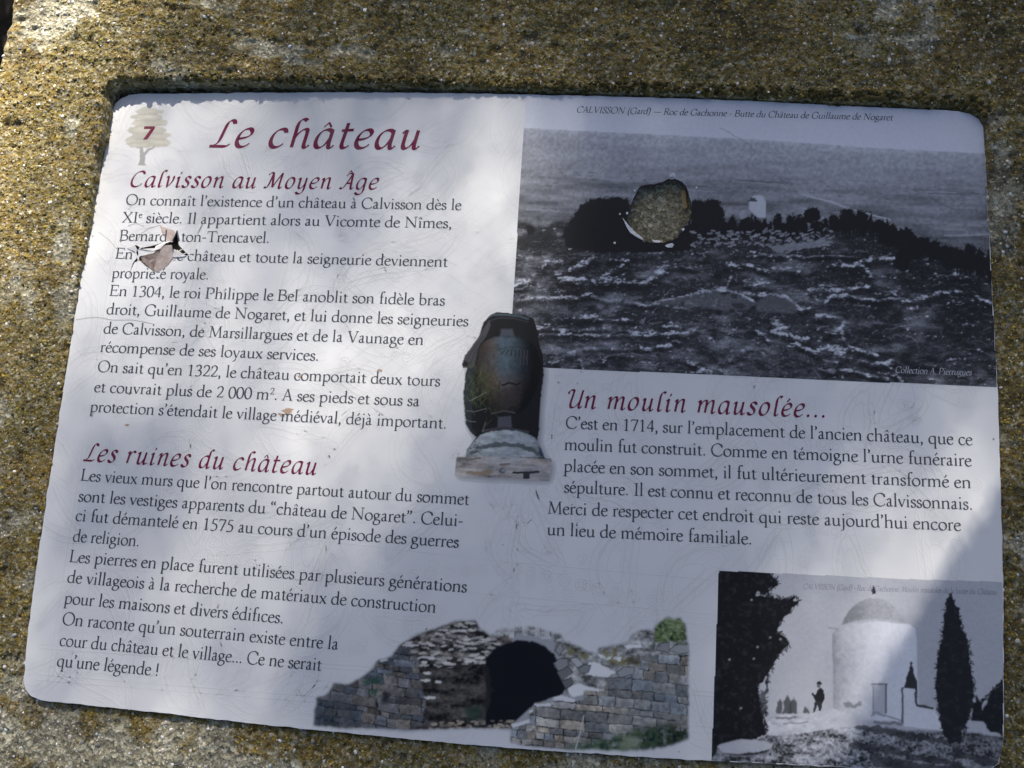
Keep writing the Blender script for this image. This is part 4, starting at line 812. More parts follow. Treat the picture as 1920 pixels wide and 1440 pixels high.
for x, y, r, hh_ in ((1462, 1338, 7, 28), (1476, 1338, 9, 34), (1488, 1338, 7, 32), (1510, 1338, 6, 14)): p.poly([(x-r, y), (x-r*.7, y-hh_*.7), (x, y-hh_), (x+r*.7, y-hh_*.7), (x+r, y)], .05, rough=.0012, alpha=.9)
p.poly([(1584, 1327), (1582, 1318), (1592, 1314), (1600, 1322), (1612, 1312), (1614, 1322), (1604, 1327)], .10, rough=.0012, alpha=.7)
lum_ = p.c.mean(-1); lf_ = p.noise(.0022, 3, gain=.7); p.c += (np.clip(.05-lum_, 0, .05)/.05*np.clip(lf_-.52, 0, 1)*.07)[..., None]
# the standing figure with a book
p.ell(1535, 1285, 3.8, 5.5, .10); p.poly([(1531, 1282), (1532, 1278), (1537, 1277), (1541, 1281), (1540, 1284)], .02, soft=.4)
p.poly([(1531, 1296), (1538, 1289), (1544, 1294), (1546, 1304), (1545, 1314), (1542, 1318), (1531, 1316), (1527, 1311), (1521, 1300), (1524, 1299), (1530, 1304)], .015, soft=.4)
p.poly([(1528, 1314), (1541, 1316), (1540, 1333), (1535, 1333), (1533, 1320), (1528, 1336), (1524, 1336), (1526, 1325)], .03, soft=.4)
# the round millstone on the ground
p.ell(1396, 1402, 54, 15, .02, soft=.8, rough=.0008); p.poly([(1344, 1400), (1352, 1394), (1380, 1388), (1402, 1386), (1430, 1388), (1448, 1396), (1446, 1404), (1420, 1410), (1380, 1414), (1352, 1410)], .38, soft=.6, rough=.0005)
for k in range(46):
    a = k/46*math.pi; p.ell(1396+50*math.cos(a), 1405+13*math.sin(a), 2.2, 1.6, .24, alpha=.6, rough=.0006)
p.c *= (1+(p.noise(.0013, 2)-.5)*.14)[..., None]; p.c = p.c*np.array((.985, .99, 1.04))
p.build('mill_photograph', .00008, ink, .45)

# ---- 3. the cut-out view of the ruined vault
R1, R2 = (560, 1120, 400/1920), (900, 1110, 420/1920)
p = Pic([(575, 1140), (1305, 1140), (1305, 1420), (575, 1420)], .0005, 15)
rubble = p.noise(.006, 4, (.7, 1.6), .6); rf = p.noise(.0018, 3)
def blocks(mask, origin, du, dv, course, length, tint, joint, seed):
    """courses of stone seen along du (px per unit) with height dv; each block has its own tone"""
    q = np.random.default_rng(seed); ux, uy = du; L_ = math.hypot(ux, uy); ux, uy = ux/L_, uy/L_
    X_ = (p.sx-origin[0])+(p.noise(.009, 3)-.5)*9+(p.noise(.002, 2)-.5)*4; Y_ = (p.sy-origin[1])+(p.noise(.012, 2, (.6, 1))-.5)*9+(p.noise(.002, 2)-.5)*4
    u = X_*1.0; v_ = Y_-X_*(uy/ux); cum = np.concatenate([[-60*course], -60*course+np.cumsum(course*q.uniform(.62, 1.45, 140))]); r = np.clip(np.searchsorted(cum, v_)-1, 0, 139); ch = (cum[1:]-cum[:-1])[r]
    off = q.random(200)*length; lens = length*q.uniform(.55, 1.6, 200)
    uu = (u+off[r % 200])/lens[r % 200]; b = np.floor(uu).astype(int)
    tone = q.random((200, 200))[r % 200, b % 200]; hue = q.random((200, 200))[(r+7) % 200, (b+3) % 200]
    fu, fv = (uu-b)*lens[r % 200], v_-cum[r]
    dj = np.minimum(np.minimum(fu, lens[r % 200]-fu), np.minimum(fv, ch-fv))
    jm = np.clip((joint*(.3+1.5*p.noise(.005, 2))-dj)/1.2+.25, 0, 1)*np.clip(p.noise(.004, 2)*2.2-.2, 0, 1)
    sh = (.62+.7*tone)*(1+(rf-.5)*.9)*(.7+.6*p.noise(.008, 3))*(1+.16*np.clip(1-fv/ch*2, 0, 1))
    c_ = np.array(tint)[None, None]*sh[..., None]*(1+(hue[..., None]-.5)*np.array((.25, .05, -.2)))
    c_ = c_*(1-jm[..., None]*.86); m = mask[..., None]; p.c = p.c*(1-m)+c_*m
p.c[:] = .3
# rubble of the middle, brown and grey with sunlit tops
mid = p.poly([(880, 430), (1000, 380), (1130, 310), (1280, 250), (1420, 215), (1600, 210), (1640, 290), (1740, 345), (1790, 290), (1920, 290), (1920, 1180), (1000, 1190), (1000, 500)], 0, R1, soft=.8, ret=True)
rv = np.clip(.12+.5*(rubble-.45)+.22*(rf-.5), .02, .45); rv = np.where(p.sy > 1235, rv*.45, rv)
p.c = p.c*(1-mid[..., None])+(rv[..., None]*np.array((1.05, .95, .84)))*mid[..., None]
for k in range(120):
    x, y = p.q.uniform(770, 935), p.q.uniform(1165, 1250)
    if y < np.interp(x, [770, 830, 880, 935], [1205, 1175, 1165, 1190]): continue
    l = p.q.uniform(4, 12)
    p.ell(x, y+3.5, l, 3.2, (.025, .025, .03), alpha=.7, rough=.0006); p.ell(x, y, l, 2.6, np.array((.52, .49, .44))*p.q.uniform(.5, 1.05), alpha=.85, rough=.0007, rot=p.q.normal(0, .15))
for x, y, l in ((838, 1243, 10), (800, 1263, 8), (798, 1276, 9), (822, 1279, 6), (806, 1308, 13), (810, 1235, 7), (795, 1242, 6), (880, 1240, 12), (900, 1234, 9)): p.ell(x, y, l, 2.6, (.50, .48, .44), rough=.0008)
# left wall in courses, blue-grey in the shade of the print
lw = p.poly([(120, 1160), (130, 1050), (150, 900), (240, 880), (310, 770), (440, 780), (560, 720), (680, 640), (700, 560), (830, 530), (900, 430), (1000, 445), (1010, 520), (1080, 560), (1080, 690), (1110, 800), (1120, 890), (1150, 930), (1140, 1000), (1110, 1050), (1170, 1130), (1000, 1190), (300, 1170)], 0, R1, soft=.9, rough=.0005, ret=True)
blocks(lw, (560, 1200), (100, 17), None, 13.2, 30, (.140, .138, .136), 1.0, 3)
for x, y, l in ((770, 1210, 16), (800, 1232, 14), (720, 1238, 9), (765, 1205, 10)): p.ell(x, y, l, 2.4, (.50, .48, .46), alpha=.8, rough=.0007)
gv = p.noise(.003, 3); ivy = p.poly([(560, 760), (690, 690), (780, 760), (760, 860), (640, 900), (600, 850)], 0, R1, soft=2, ret=True)*np.clip((gv-.4)*5, 0, 1); p.put(ivy*.8, (.035, .085, .06))
p.put(p.poly([(760, 820), (820, 880), (800, 960), (740, 960)], 0, R1, soft=1.5, ret=True)*.7, (.015, .017, .022))
p.put(p.poly([(130, 1170), (140, 950), (300, 900), (560, 1000), (560, 1170)], 0, R1, soft=5, ret=True)*.5, (.03, .045, .06))
# stones of the arch
for k in range(13):
    x = 930+k*11.; y = 1190-14*math.sin((k+2)/14*math.pi)+ (6 if k > 9 else 0)
    x += p.q.normal(0, 1.5); y += p.q.normal(0, 2.5); p.poly([(x-6, y-8), (x+5, y-11), (x+6, y+12), (x-4, y+15)], np.array((.33, .32, .30))*p.q.uniform(.45, 1.5), soft=.5, rough=.0011); p.stroke([(x+5.5, y-8), (x+6, y+12)], 1.6, .02)
for k in range(110):
    x = p.q.uniform(920, 1062); y = np.interp(x, [920, 960, 1000, 1060], [1186, 1176, 1180, 1200])+p.q.uniform(0, 10); p.ell(x, y, p.q.uniform(2, 5), 1.8, np.array((.45, .44, .42))*p.q.uniform(.5, 1.1), alpha=.7, rough=.0006)
# the dark mouth of the vault
p.poly([(910, 1360), (912, 1300), (910, 1235), (925, 1218), (950, 1206), (975, 1200), (1000, 1203), (1022, 1212), (1040, 1228), (1052, 1250), (1062, 1290), (1050, 1305), (1030, 1310), (1000, 1322), (975, 1345), (958, 1360)], (.010, .011, .016), soft=.8, rough=.0005)
for q_ in ([(908, 1250), (918, 1290), (912, 1330)], [(905, 1340), (915, 1300)]): p.stroke(q_, 9, (.045, .04, .035), rough=.002, alpha=.55, soft=1)
p.put(p.poly([(870, 1330), (900, 1320), (905, 1345), (880, 1350)], 0, soft=2, ret=True)*.8, (.03, .06, .04))
for k in range(70): p.ell(p.q.uniform(805, 985), p.q.uniform(1351, 1367), p.q.uniform(2, 6), 1.8, np.array((.42, .36, .29))*p.q.uniform(.4, 1.1), alpha=.8, rough=.0006)
# tumbled stones right of the mouth
tb = p.poly([(640, 620), (700, 560), (640, 500), (650, 420), (700, 430), (820, 450), (980, 500), (1020, 480), (1180, 450), (1280, 440), (1290, 340), (1380, 320), (1480, 340), (1790, 430), (1790, 640), (1500, 640), (1330, 640), (1170, 700), (1080, 760), (1060, 850), (890, 880), (740, 880), (720, 800)], 0, R2, soft=.7, rough=.0006, ret=True)
tv_ = np.clip(.26+.6*(rubble-.5)+.35*(rf-.5), .03, .6); p.c = p.c*(1-tb[..., None])+tv_[..., None]*np.array((1.02, 1., .94))*tb[..., None]
for q_ in ([(1000, 520), (1100, 540), (1250, 560), (1200, 600), (1050, 570)], [(930, 600), (1020, 610), (1160, 690), (1090, 730), (960, 720), (900, 690)], [(750, 830), (850, 780), (960, 820), (1060, 850), (900, 880), (780, 900)], [(1230, 460), (1380, 450), (1400, 480), (1260, 490)]): p.poly(q_, (.54, .53, .51), R2, rough=.0007, soft=.6)
for q_, cc in (([(630, 610), (680, 570), (750, 570), (760, 630), (670, 680)], .24), ([(660, 690), (760, 640), (800, 690), (700, 760)], .17), ([(700, 770), (780, 730), (800, 790), (740, 830)], .15), ([(770, 570), (840, 560), (890, 620), (830, 650)], .36), ([(840, 660), (900, 620), (950, 630), (930, 690), (860, 700)], .22), ([(640, 500), (690, 430), (720, 490), (680, 545)], .26), ([(1170, 690), (1230, 640), (1320, 640), (1320, 700), (1200, 740)], .28), ([(1080, 740), (1240, 730), (1260, 830), (1090, 850)], .20), ([(1510, 500), (1530, 440), (1620, 430), (1620, 520)], .24), ([(1620, 500), (1680, 450), (1790, 450), (1790, 520), (1700, 530)], .28)):
    p.poly(q_, np.array((1, .99, .97))*cc, R2, soft=.5, rough=.0004); p.stroke(q_+[q_[0]], 1.8, .03, R2, alpha=.6, rough=.0003)
gy_ = p.noise(.0022, 3)
for q_ in ([(1030, 480), (1100, 455), (1200, 480), (1240, 560), (1390, 560), (1370, 630), (1150, 630), (1080, 590)], [(700, 470), (820, 450), (980, 560), (880, 590), (760, 540)]): p.put(p.poly(q_, 0, R2, soft=1.5, rough=.001, ret=True)*np.clip((gy_-.42)*4, 0, .85), (.20, .18, .085))
p.put(p.poly([(1260, 560), (1380, 560), (1370, 620), (1270, 620)], 0, R2, soft=1, rough=.001, ret=True)*.6, (.06, .045, .03))
# the stepped wall on the right
rw = p.poly([(260, 1310), (265, 1185), (330, 1180), (340, 1110), (420, 1090), (420, 1010), (465, 1000), (465, 950), (610, 950), (620, 905), (820, 930), (890, 930), (890, 845), (1070, 850), (1080, 760), (1250, 740), (1330, 690), (1380, 640), (1400, 535), (1530, 540), (1660, 530), (1800, 535), (1790, 1290), (1200, 1400), (760, 1360)], 0, R2, soft=.8, rough=.0003, ret=True)
blocks(rw, (960, 1378), (100, 11), None, 17.5, 31, (.255, .245, .225), 1.1, 8)
for q_ in ([(265, 1130), (330, 1120), (420, 1090), (430, 1115), (340, 1150), (280, 1160)], [(465, 960), (540, 955), (610, 955), (600, 985), (470, 975)], [(620, 905), (700, 885), (820, 920), (810, 945), (640, 930)], [(420, 1010), (460, 1005), (450, 1030), (420, 1040)]): p.poly(q_, (.50, .49, .48), R2, soft=.5, rough=.0004)
p.put(p.poly([(1200, 700), (1800, 640), (1800, 1320), (1200, 1320)], 0, R2, soft=14, ret=True)*rw*.35, (.10, .13, .15))
# grass at its foot and the shrub on top
gm_ = p.poly([(640, 1420), (760, 1330), (900, 1280), (1160, 1230), (1300, 1180), (1500, 1150), (1790, 1130), (1790, 1290), (1600, 1330), (1400, 1370), (1200, 1420)], 0, R2, soft=2.5, rough=.0022, ret=True)
gv_ = p.noise(.0018, 3); gcol = np.stack([.055+.16*(gv_-.4), .085+.20*(gv_-.4), .055+.10*(gv_-.4)], -1)*np.interp(p.sx, [1080, 1180, 1280], [1.25, .9, .45])[..., None]
m_g = (gm_*np.clip((p.noise(.004, 3)-.22)*5, 0, 1))[..., None]; p.c = p.c*(1-m_g)+np.clip(gcol, .01, .4)*m_g
p.put(p.poly([(1180, 1290), (1280, 1240), (1380, 1250), (1350, 1330), (1220, 1350)], 0, R2, soft=2.5, rough=.002, ret=True)*.7, (.26, .28, .20))
p.stroke([(890, 1060), (860, 1200), (820, 1340)], 2.2, (.36, .36, .34), R2)
sb_ = p.poly([(1490, 430), (1500, 340), (1530, 240), (1620, 210), (1720, 210), (1775, 250), (1780, 420), (1600, 425)], 0, R2, soft=.8, rough=.0014, ret=True); sv = p.noise(.0022, 3)
p.c = p.c*(1-sb_[..., None])+np.clip(np.stack([.10+.45*(sv-.5), .14+.45*(sv-.5), .06+.25*(sv-.5)], -1), .012, .5)*np.interp(p.sx, [1230, 1290], [1.2, .6])[..., None]*sb_[..., None]
p.c = .24*np.clip(p.c/.24, .01, None)**1.3
for k in range(140):
    x, y = p.q.normal(1258, 16), p.q.normal(1180, 12)
    p.ell(x, y, p.q.uniform(2, 5), p.q.uniform(1.5, 3), np.array((.12, .15, .07))*p.q.uniform(.2, 2.4), alpha=.8, rough=.0008)
# silhouette with feathered edges; the picture's own lower border runs out into the cream
sil = [(588, 1362), (590, 1330), (592, 1308), (612, 1302), (625, 1281), (655, 1282), (680, 1268), (700, 1250), (708, 1238), (735, 1229), (748, 1208), (768, 1196), (795, 1184), (830, 1172), (855, 1164), (893, 1163), (902, 1180), (920, 1191), (935, 1178), (960, 1178), (990, 1174), (1010, 1176), (1030, 1184), (1052, 1190), (1058, 1200), (1080, 1210), (1100, 1222), (1118, 1228),
       (1125, 1213), (1160, 1208), (1178, 1203), (1186, 1187), (1205, 1180), (1222, 1182), (1230, 1170), (1240, 1165), (1252, 1157), (1264, 1161), (1276, 1157), (1286, 1170), (1291, 1210), (1292, 1300), (1291, 1388), (1250, 1400), (1200, 1408), (1120, 1407), (1040, 1405), (985, 1400), (958, 1392), (957, 1368), (900, 1366), (840, 1368), (770, 1372), (700, 1368), (640, 1366)]
p.a = blur(p.poly(sil, 1, rough=.0009, soft=.3, ret=True), 1.4)
p.build('ruin_photograph', .00008, ink, .02)

# ---- 4. the cut-out funerary urn
U1, U2 = (840, 570, 220/1920), (840, 750, 220/1920)
p = Pic([(840, 575), (1050, 575), (1050, 915), (840, 915)], .00042, 23)
p.c[:] = .01; fn = p.noise(.0018, 3); cn = p.noise(.006, 4)
# rim, lid and neck
p.poly([(906, 604), (915, 590), (930, 585), (955, 587), (985, 590), (1000, 598), (1004, 612), (1003, 632), (985, 634), (960, 628), (920, 628), (905, 634), (885, 645), (895, 622)], .010, soft=.7)
p.stroke([(912, 596), (925, 590), (950, 590), (975, 593), (990, 598)], 4.5, (.055, .07, .08), soft=.8); p.stroke([(914, 603), (935, 596), (965, 597), (990, 604)], 2.5, (.03, .03, .034)); p.poly([(940, 617), (961, 617), (965, 632), (937, 632)], (.06, .064, .075), soft=1.2)
urn = [(893, 672), (897, 654), (908, 641), (926, 632), (950, 629), (974, 632), (994, 641), (1008, 657), (1014, 680), (1013, 705), (1006, 730), (995, 750), (984, 768), (968, 776), (930, 776), (914, 768), (902, 748), (894, 722), (891, 696)]
um = p.poly(urn, 0, soft=.8, ret=True)
cxu = 945.; sh_ = np.clip(1.25-((p.sx-cxu)/(58*np.interp(p.sy, [629, 650, 690, 740, 776], [.75, .95, 1.05, .9, .6])))**2*1.15, .04, 2)*np.interp(p.sx, [885, 950, 985, 1015], [.9, 1.1, .6, .25]); vy = np.interp(p.sy, [628, 636, 655, 690, 720, 735, 776], [.5, 1.25, 1.1, 1.05, 1.0, .6, .22])
warm_ = np.clip(np.interp(p.sx, [885, 920, 940], [1, .6, 0])+np.interp(p.sy, [690, 725], [0, .7]), 0, 1)*(.5+cn)
ucol = np.stack([.050+.036*warm_, .070-.012*warm_, .082-.040*warm_], -1)*(sh_**1.3*vy*(.6+.8*fn))[..., None]*.80
p.c = p.c*(1-um[..., None])+ucol*um[..., None]
# drapery at the left
p.poly([(866, 686), (872, 668), (882, 652), (896, 634), (908, 614), (918, 600), (920, 610), (912, 630), (900, 645), (895, 660), (889, 690), (874, 690)], (.055, .052, .056), soft=.7)
for q_ in ([(872, 682), (884, 660), (906, 630)], [(880, 686), (890, 662), (908, 636)]): p.stroke(q_, 2, .022, alpha=.7)
p.poly([(866, 687), (870, 676), (882, 680), (877, 686)], .010); p.poly([(869, 740), (872, 700), (877, 690), (890, 690), (886, 760), (884, 800), (895, 815), (884, 812), (874, 795), (871, 770)], (.022, .026, .03), soft=.8)
# fan and letters in relief
for k in range(6): p.stroke([(946+k*7, 655+abs(k-2)*1.2), (940+k*9, 664+k*1.5)], 2.2, .012, alpha=.8); p.stroke([(948+k*7, 656+abs(k-2)*1.2), (942+k*9, 666+k*1.5)], 1.4, (.08, .085, .09), alpha=.6)
for k in range(3): p.stroke([(977+k*6, 657), (976+k*6, 684)], 1.8, (.075, .07, .072), alpha=.7); p.stroke([(979+k*6, 658), (978+k*6, 684)], 1.6, .010, alpha=.8)
p.stroke([(935, 655), (960, 650), (985, 652)], 1.6, .018, alpha=.8); p.stroke([(942, 722), (955, 718), (968, 722), (975, 718)], 4, .012, rough=.0006)
for k in range(30): p.stroke([(945+p.q.uniform(0, 35), 726+p.q.uniform(0, 40)), (945+p.q.uniform(0, 35), 726+p.q.uniform(0, 40))], 1.6, (.045, .035, .03), alpha=.4)
# foot of the urn
p.stroke([(922, 776), (945, 770), (965, 774)], 2.4, (.10, .09, .08), alpha=.8); p.poly([(934, 782), (958, 780), (960, 802), (933, 802)], (.075, .075, .085), soft=.8); p.stroke([(905, 808), (945, 802), (990, 810)], 5, (.05, .046, .05))
# pine sprigs in front
for k in range(190):
    x, y = p.q.normal(905, 22), p.q.normal(735, 26)
    if not 871 < x < 940: continue
    a = p.q.uniform(-2.6, -.5); l = p.q.uniform(8, 20); g0 = p.q.uniform(.5, 1.3)*np.interp(x, [870, 900, 940], [1.15, 1., .6]); p.stroke([(x, y), (x+l*math.cos(a), y+l*math.sin(a))], 1.1, np.array((.060, .078, .028))*g0, alpha=.7)
for q_ in ([(874, 770), (890, 772), (912, 766)], [(872, 786), (880, 790), (892, 791)], [(905, 810), (910, 792)], [(880, 752), (900, 742), (912, 735)]): p.stroke(q_, 1.2, (.24, .24, .21), alpha=.6)
# round stone base
bmk = p.poly([(874, 858), (876, 842), (886, 830), (900, 816), (920, 809), (945, 806), (970, 808), (995, 816), (1010, 828), (1017, 842), (1021, 858)], 0, soft=.7, rough=.0004, ret=True)
bv = .33+.34*(p.noise(.0035, 4, (.6, 1.4))-.5)+.14*(fn-.5); bv *= np.interp(p.sx, [874, 900, 950, 1000, 1021], [.75, 1.05, 1.1, .95, .55]); p.c = p.c*(1-bmk[..., None])+np.clip(bv, .03, .6)[..., None]*np.array((.93, 1., 1.))*bmk[..., None]
p.stroke([(884, 848), (905, 838), (935, 833), (965, 833), (990, 840), (1010, 850)], 8, (.05, .06, .06), rough=.0012, alpha=.8, soft=.8); p.poly([(1010, 836), (1018, 845), (1022, 858), (1012, 856)], (.03, .04, .07), soft=1)
for k in range(50): p.ell(p.q.uniform(878, 905), p.q.uniform(826, 856), p.q.uniform(1, 3), 1.2, p.q.choice([.03, .35]), alpha=.6)
# wooden plank
pm = p.poly([(856, 857), (900, 855), (960, 857), (1034, 861), (1031, 901), (960, 898), (853, 893)], 0, soft=.5, ret=True)
wv_ = .30+.55*(p.noise(.006, 4, (.35, 1.7), .6)-.5)+.12*(fn-.5); wr = p.noise(.008, 3, (.4, 1.2)); wc = np.stack([wv_*(1.08+.25*(wr-.5)), wv_*.98, wv_*(.90-.25*(wr-.5))], -1)
p.c = p.c*(1-pm[..., None])+np.clip(wc, .03, .6)*pm[..., None]
p.stroke([(878, 886), (900, 888), (922, 884)], 7, (.25, .17, .10), alpha=.8, rough=.0008); p.stroke([(962, 886), (1010, 885)], 4, .03, rough=.0005); p.poly([(981, 887), (993, 887), (993, 898), (980, 898)], .03, soft=.5); p.ell(942, 883, 6.5, 5, (.10, .10, .10), rough=.0006); p.ell(944, 882, 4, 3.2, (.24, .24, .24)); p.stroke([(938, 871), (955, 870)], 4, (.16, .10, .06), alpha=.8)
p.stroke([(857, 860), (880, 862), (900, 859)], 4, (.10, .085, .07), alpha=.7, rough=.0006)
# silhouette and the soft drop shadow printed with it
sil = [(868, 690), (866, 683), (872, 666), (884, 650), (898, 630), (906, 606), (918, 591), (932, 585), (950, 586), (985, 590), (1002, 598), (1008, 620), (1012, 645), (1019, 668), (1020, 700), (1016, 735), (1012, 770), (1012, 805), (1008, 822), (1016, 842), (1022, 859), (1034, 861), (1031, 901), (960, 898), (853, 893), (856, 857), (874, 856), (876, 842), (892, 820), (884, 814), (873, 795), (871, 770), (869, 740), (873, 700), (876, 690)]
body = p.poly(sil, 0, soft=.7, rough=.0003, ret=True)
dsp = blur(p.poly([(x+4, y+4) for x, y in sil], 0, soft=.3, ret=True), 6)*.75
tot = np.maximum(body, dsp); p.c = p.c*(body/np.maximum(tot, 1e-6))[..., None]+np.array((.02, .02, .03))*(1-body/np.maximum(tot, 1e-6))[..., None]; ov = p.poly([(940, 570), (1060, 570), (1060, 691), (1020, 690), (945, 687)], 0, soft=.3, ret=True) > .5
p.a = np.where(ov, (body > .5)*1., tot)
p.c = np.where(ov[..., None] & (body < .6)[..., None], .012, p.c)
p.build('urn_photograph', .00011, ink, .14)

# ---- 5. the tree emblem beside the title
p = Pic([(228, 196), (330, 196), (330, 316), (228, 316)], .00042, 31)
p.c[:] = (.44, .41, .33); strp = p.noise(.006, 3, (.5, 1.6)); p.c *= (1.02+.6*(strp-.5))[..., None]
em = np.zeros_like(p.a)
for x, y, rx, ry in ((280, 209, 26, 7), (276, 220, 30, 7), (282, 231, 34, 8), (276, 243, 38, 9), (284, 254, 36, 9), (262, 262, 26, 9), (296, 266, 24, 9), (270, 270, 34, 8)):
    t_ = np.linspace(0, 6.28, 24, endpoint=False); m0 = p.poly([(x+rx*math.cos(a), y+ry*math.sin(a)) for a in t_], 0, rough=.0016, soft=.7, cell=.005, ret=True); em = np.maximum(em, m0)
    lo_ = p.poly([(x-rx*.9, y+ry*.55), (x+rx*.9, y+ry*.4), (x+rx*.8, y+ry*.9), (x-rx*.8, y+ry)], 0, rough=.001, soft=1, ret=True); p.put(lo_*.55, (.30, .27, .20))
tk = p.poly([(262, 276), (268, 276), (270, 286), (276, 279), (292, 274), (293, 276), (280, 283), (273, 292), (272, 306), (275, 310), (258, 310), (262, 302)], 0, soft=.6, ret=True)
p.put(tk, (.22, .215, .20)); p.a = np.maximum(em*.85, tk*.8); p.build('tree_emblem', .00008, ink, .03)
# ---------------------------------------------------------------- the printed texts
dark = mat('text_ink', (.050, .057, .070), .5, .12); red = mat('heading_ink', (.140, .008, .038), .5, .12); capm = mat('caption_ink', (.06, .06, .075), .5, .12); palei = mat('pale_caption_ink', (.36, .36, .38), .5, .12)
for m_ in (dark, red, capm, palei):
    nb = NB(m_); c0 = tuple(nb.b.inputs['Base Color'].default_value)[:3]
    nb.link(nb.mix(nb.ramp(nb.noise(nb.coord(), 90, 4), [(.40, 0.), (.80, .13)]), c0, (.30, .29, .28)), 'Base Color')
def cut_away(V, F):
    """leave out what the broken places have taken away"""
    A = np.array(V)[:, :2]; k = np.zeros(len(A), bool)
    for hl in (HOLE_A, HOLE_B, FLAKE): k |= inside(A[:, 0], A[:, 1], hl)
    return [f for f in F if not any(k[i] for i in f)]
FLAKE = PP([(1195, 690), (1230, 560), (1300, 575), (1440, 668), (1390, 690), (1240, 700)], ZC)
FIT = []
def line(name, s, style, a, b, em, m, z=.00014, track=0, w_=None):
    """set text s from survey point a to b along its baseline; em = letter size in metres"""
    pa, pb = (a if w_ else P(*a)), (b if w_ else P(*b)); d = pb-pa; L = np.hypot(*d); d /= L; nrm = np.array((-d[1], d[0]))
    runs, adv = set_line(s, style)
    if track: runs = [(c_, x+track*i, y, s_) for i, (c_, x, y, s_) in enumerate(runs)]
    V, F = text_mesh(runs, style); A = np.array(V); lo, hi = A[:, 0].min(), A[:, 0].max()
    k = L/(hi-lo); FIT.append((style, s[:12], round(k*1000*1000, 2), round(em*1000, 2)))
    X = (A[:, 0]-lo)*k; Y = A[:, 1]/1000*em
    Q = pa[None]+X[:, None]*d[None]+Y[:, None]*nrm[None]
    V = np.concatenate([Q, (z+A[:, 2:]*3e-6)], 1)
    return mesh(name, V, cut_away(V, F), m, panel)
LEFT1 = [("On connaît l’existence d’un château à Calvisson dès le", (235.5, 384), (865, 394)), ("XI^e siècle. Il appartient alors au Vicomte de Nîmes,", (228.5, 417), (846, 428)), ("Bernard Aton-Trencavel.", (224, 451), (503.5, 455.5)),
 ("le château et toute la seigneurie deviennent", (325, 488), (839.5, 500.5)), ("propriété royale.", (210, 521), (390, 524)), ("En 1304, le roi Philippe le Bel anoblit son ﬁdèle bras", (205.5, 554.5), (834, 573)),
 ("droit, Guillaume de Nogaret, et lui donne les seigneuries", (199, 589), (878, 612)), ("de Calvisson, de Marsillargues et de la Vaunage en", (193.5, 625), (793, 647)), ("récompense de ses loyaux services.", (188, 660), (596, 676.5)),
 ("On sait qu’en 1322, le château comportait deux tours", (182.5, 697), (825, 724.5)), ("et couvrait plus de 2 000 m^2. A ses pieds et sous sa", (176, 735), (786, 762)), ("protection s’étendait le village médiéval, déjà important.", (169, 772), (835.5, 804))]
LEFT2 = [("Les vieux murs que l’on rencontre partout autour du sommet", (151.5, 901), (879.5, 947)), ("sont les vestiges apparents du “château de Nogaret”. Celui-", (146, 940), (867, 987)), ("ci fut démantelé en 1575 au cours d’un épisode des guerres", (141, 976.5), (860, 1027)), ("de religion.", (136, 1015), (259.5, 1024.5)),
 ("Les pierres en place furent utilisées par plusieurs générations", (130, 1053.5), (875, 1111)), ("de villageois à la recherche de matériaux de construction", (125.5, 1092), (816, 1149)), ("pour les maisons et divers édiﬁces.", (120.5, 1131.5), (529.5, 1169)), ("On raconte qu’un souterrain existe entre la", (116, 1171), (633.5, 1218.5)),
 ("cour du château et le village... Ce ne serait", (111, 1210.5), (602.5, 1258)), ("qu’une légende !", (106, 1249), (295, 1267.5))]
RIGHT = [("C’est en 1714, sur l’emplacement de l’ancien château, que ce", (1060.5, 803), (1823.5, 835)), ("moulin fut construit. Comme en témoigne l’urne funéraire", (1058.5, 843.5), (1822, 874.5)), ("placée en son sommet, il fut ultérieurement transformé en", (1057.5, 884), (1820, 915.5)),
 ("sépulture. Il est connu et reconnu de tous les Calvissonnais.", (1057, 923.5), (1822, 956)), ("Merci de respecter cet endroit qui reste aujourd’hui encore", (1027, 963), (1802, 995.5)), ("un lieu de mémoire familiale.", (1026, 1003), (1408.5, 1021))]
EM = .0117
for blk_ in (LEFT1, LEFT2, RIGHT):
    for s_, a_, b_ in blk_: line('text_line', s_, 'body', a_, b_, EM, dark)
line('text_line', "En", 'body', (216.5, 484.5), (247.5, 486), EM, dark)
line('title_text', "Le château", 'ital', (392, 275), (787, 279), .0275, red, track=85)
line('heading_text', "Calvisson au Moyen Âge", 'ital', (244, 350), (710, 355), .0158, red, track=70)
line('heading_text', "Les ruines du château", 'ital', (156, 863.5), (592.5, 890), .0158, red, track=85)
line('heading_text', "Un moulin mausolée...", 'ital', (1063.5, 764), (1546, 783), .0160, red, track=85)
line('caption_text', "CALVISSON (Gard) — Roc de Gachonne - Butte du Château de Guillaume de Nogaret", 'slant', (1081.5, 211), (1675, 226), .0070, capm)
line('caption_text', "Collection A. Pierrugues", 'slant', (1679, 699), (1822.5, 704), .0062, palei)
line('caption_text', "CALVISSON (Gard) - Roc de Gachonne. Moulin mausolée de la butte du Château", 'slant', (1506.5, 1104.5), (1869, 1115), .0050, mat('faint_caption_ink', (.22, .22, .25), .5, .12))
line('caption_text', "1", 'body', (1033, 823), (1036, 823), .0045, capm)
pass
# the emblem's numeral
q_ = PP([(271, 237), (291, 237), (290, 242), (276, 262), (268, 262), (283, 242), (270, 242)]); mesh('emblem_numeral', [(x, y, .00014) for x, y in q_], [tuple(range(len(q_)-1, -1, -1))], red, panel)

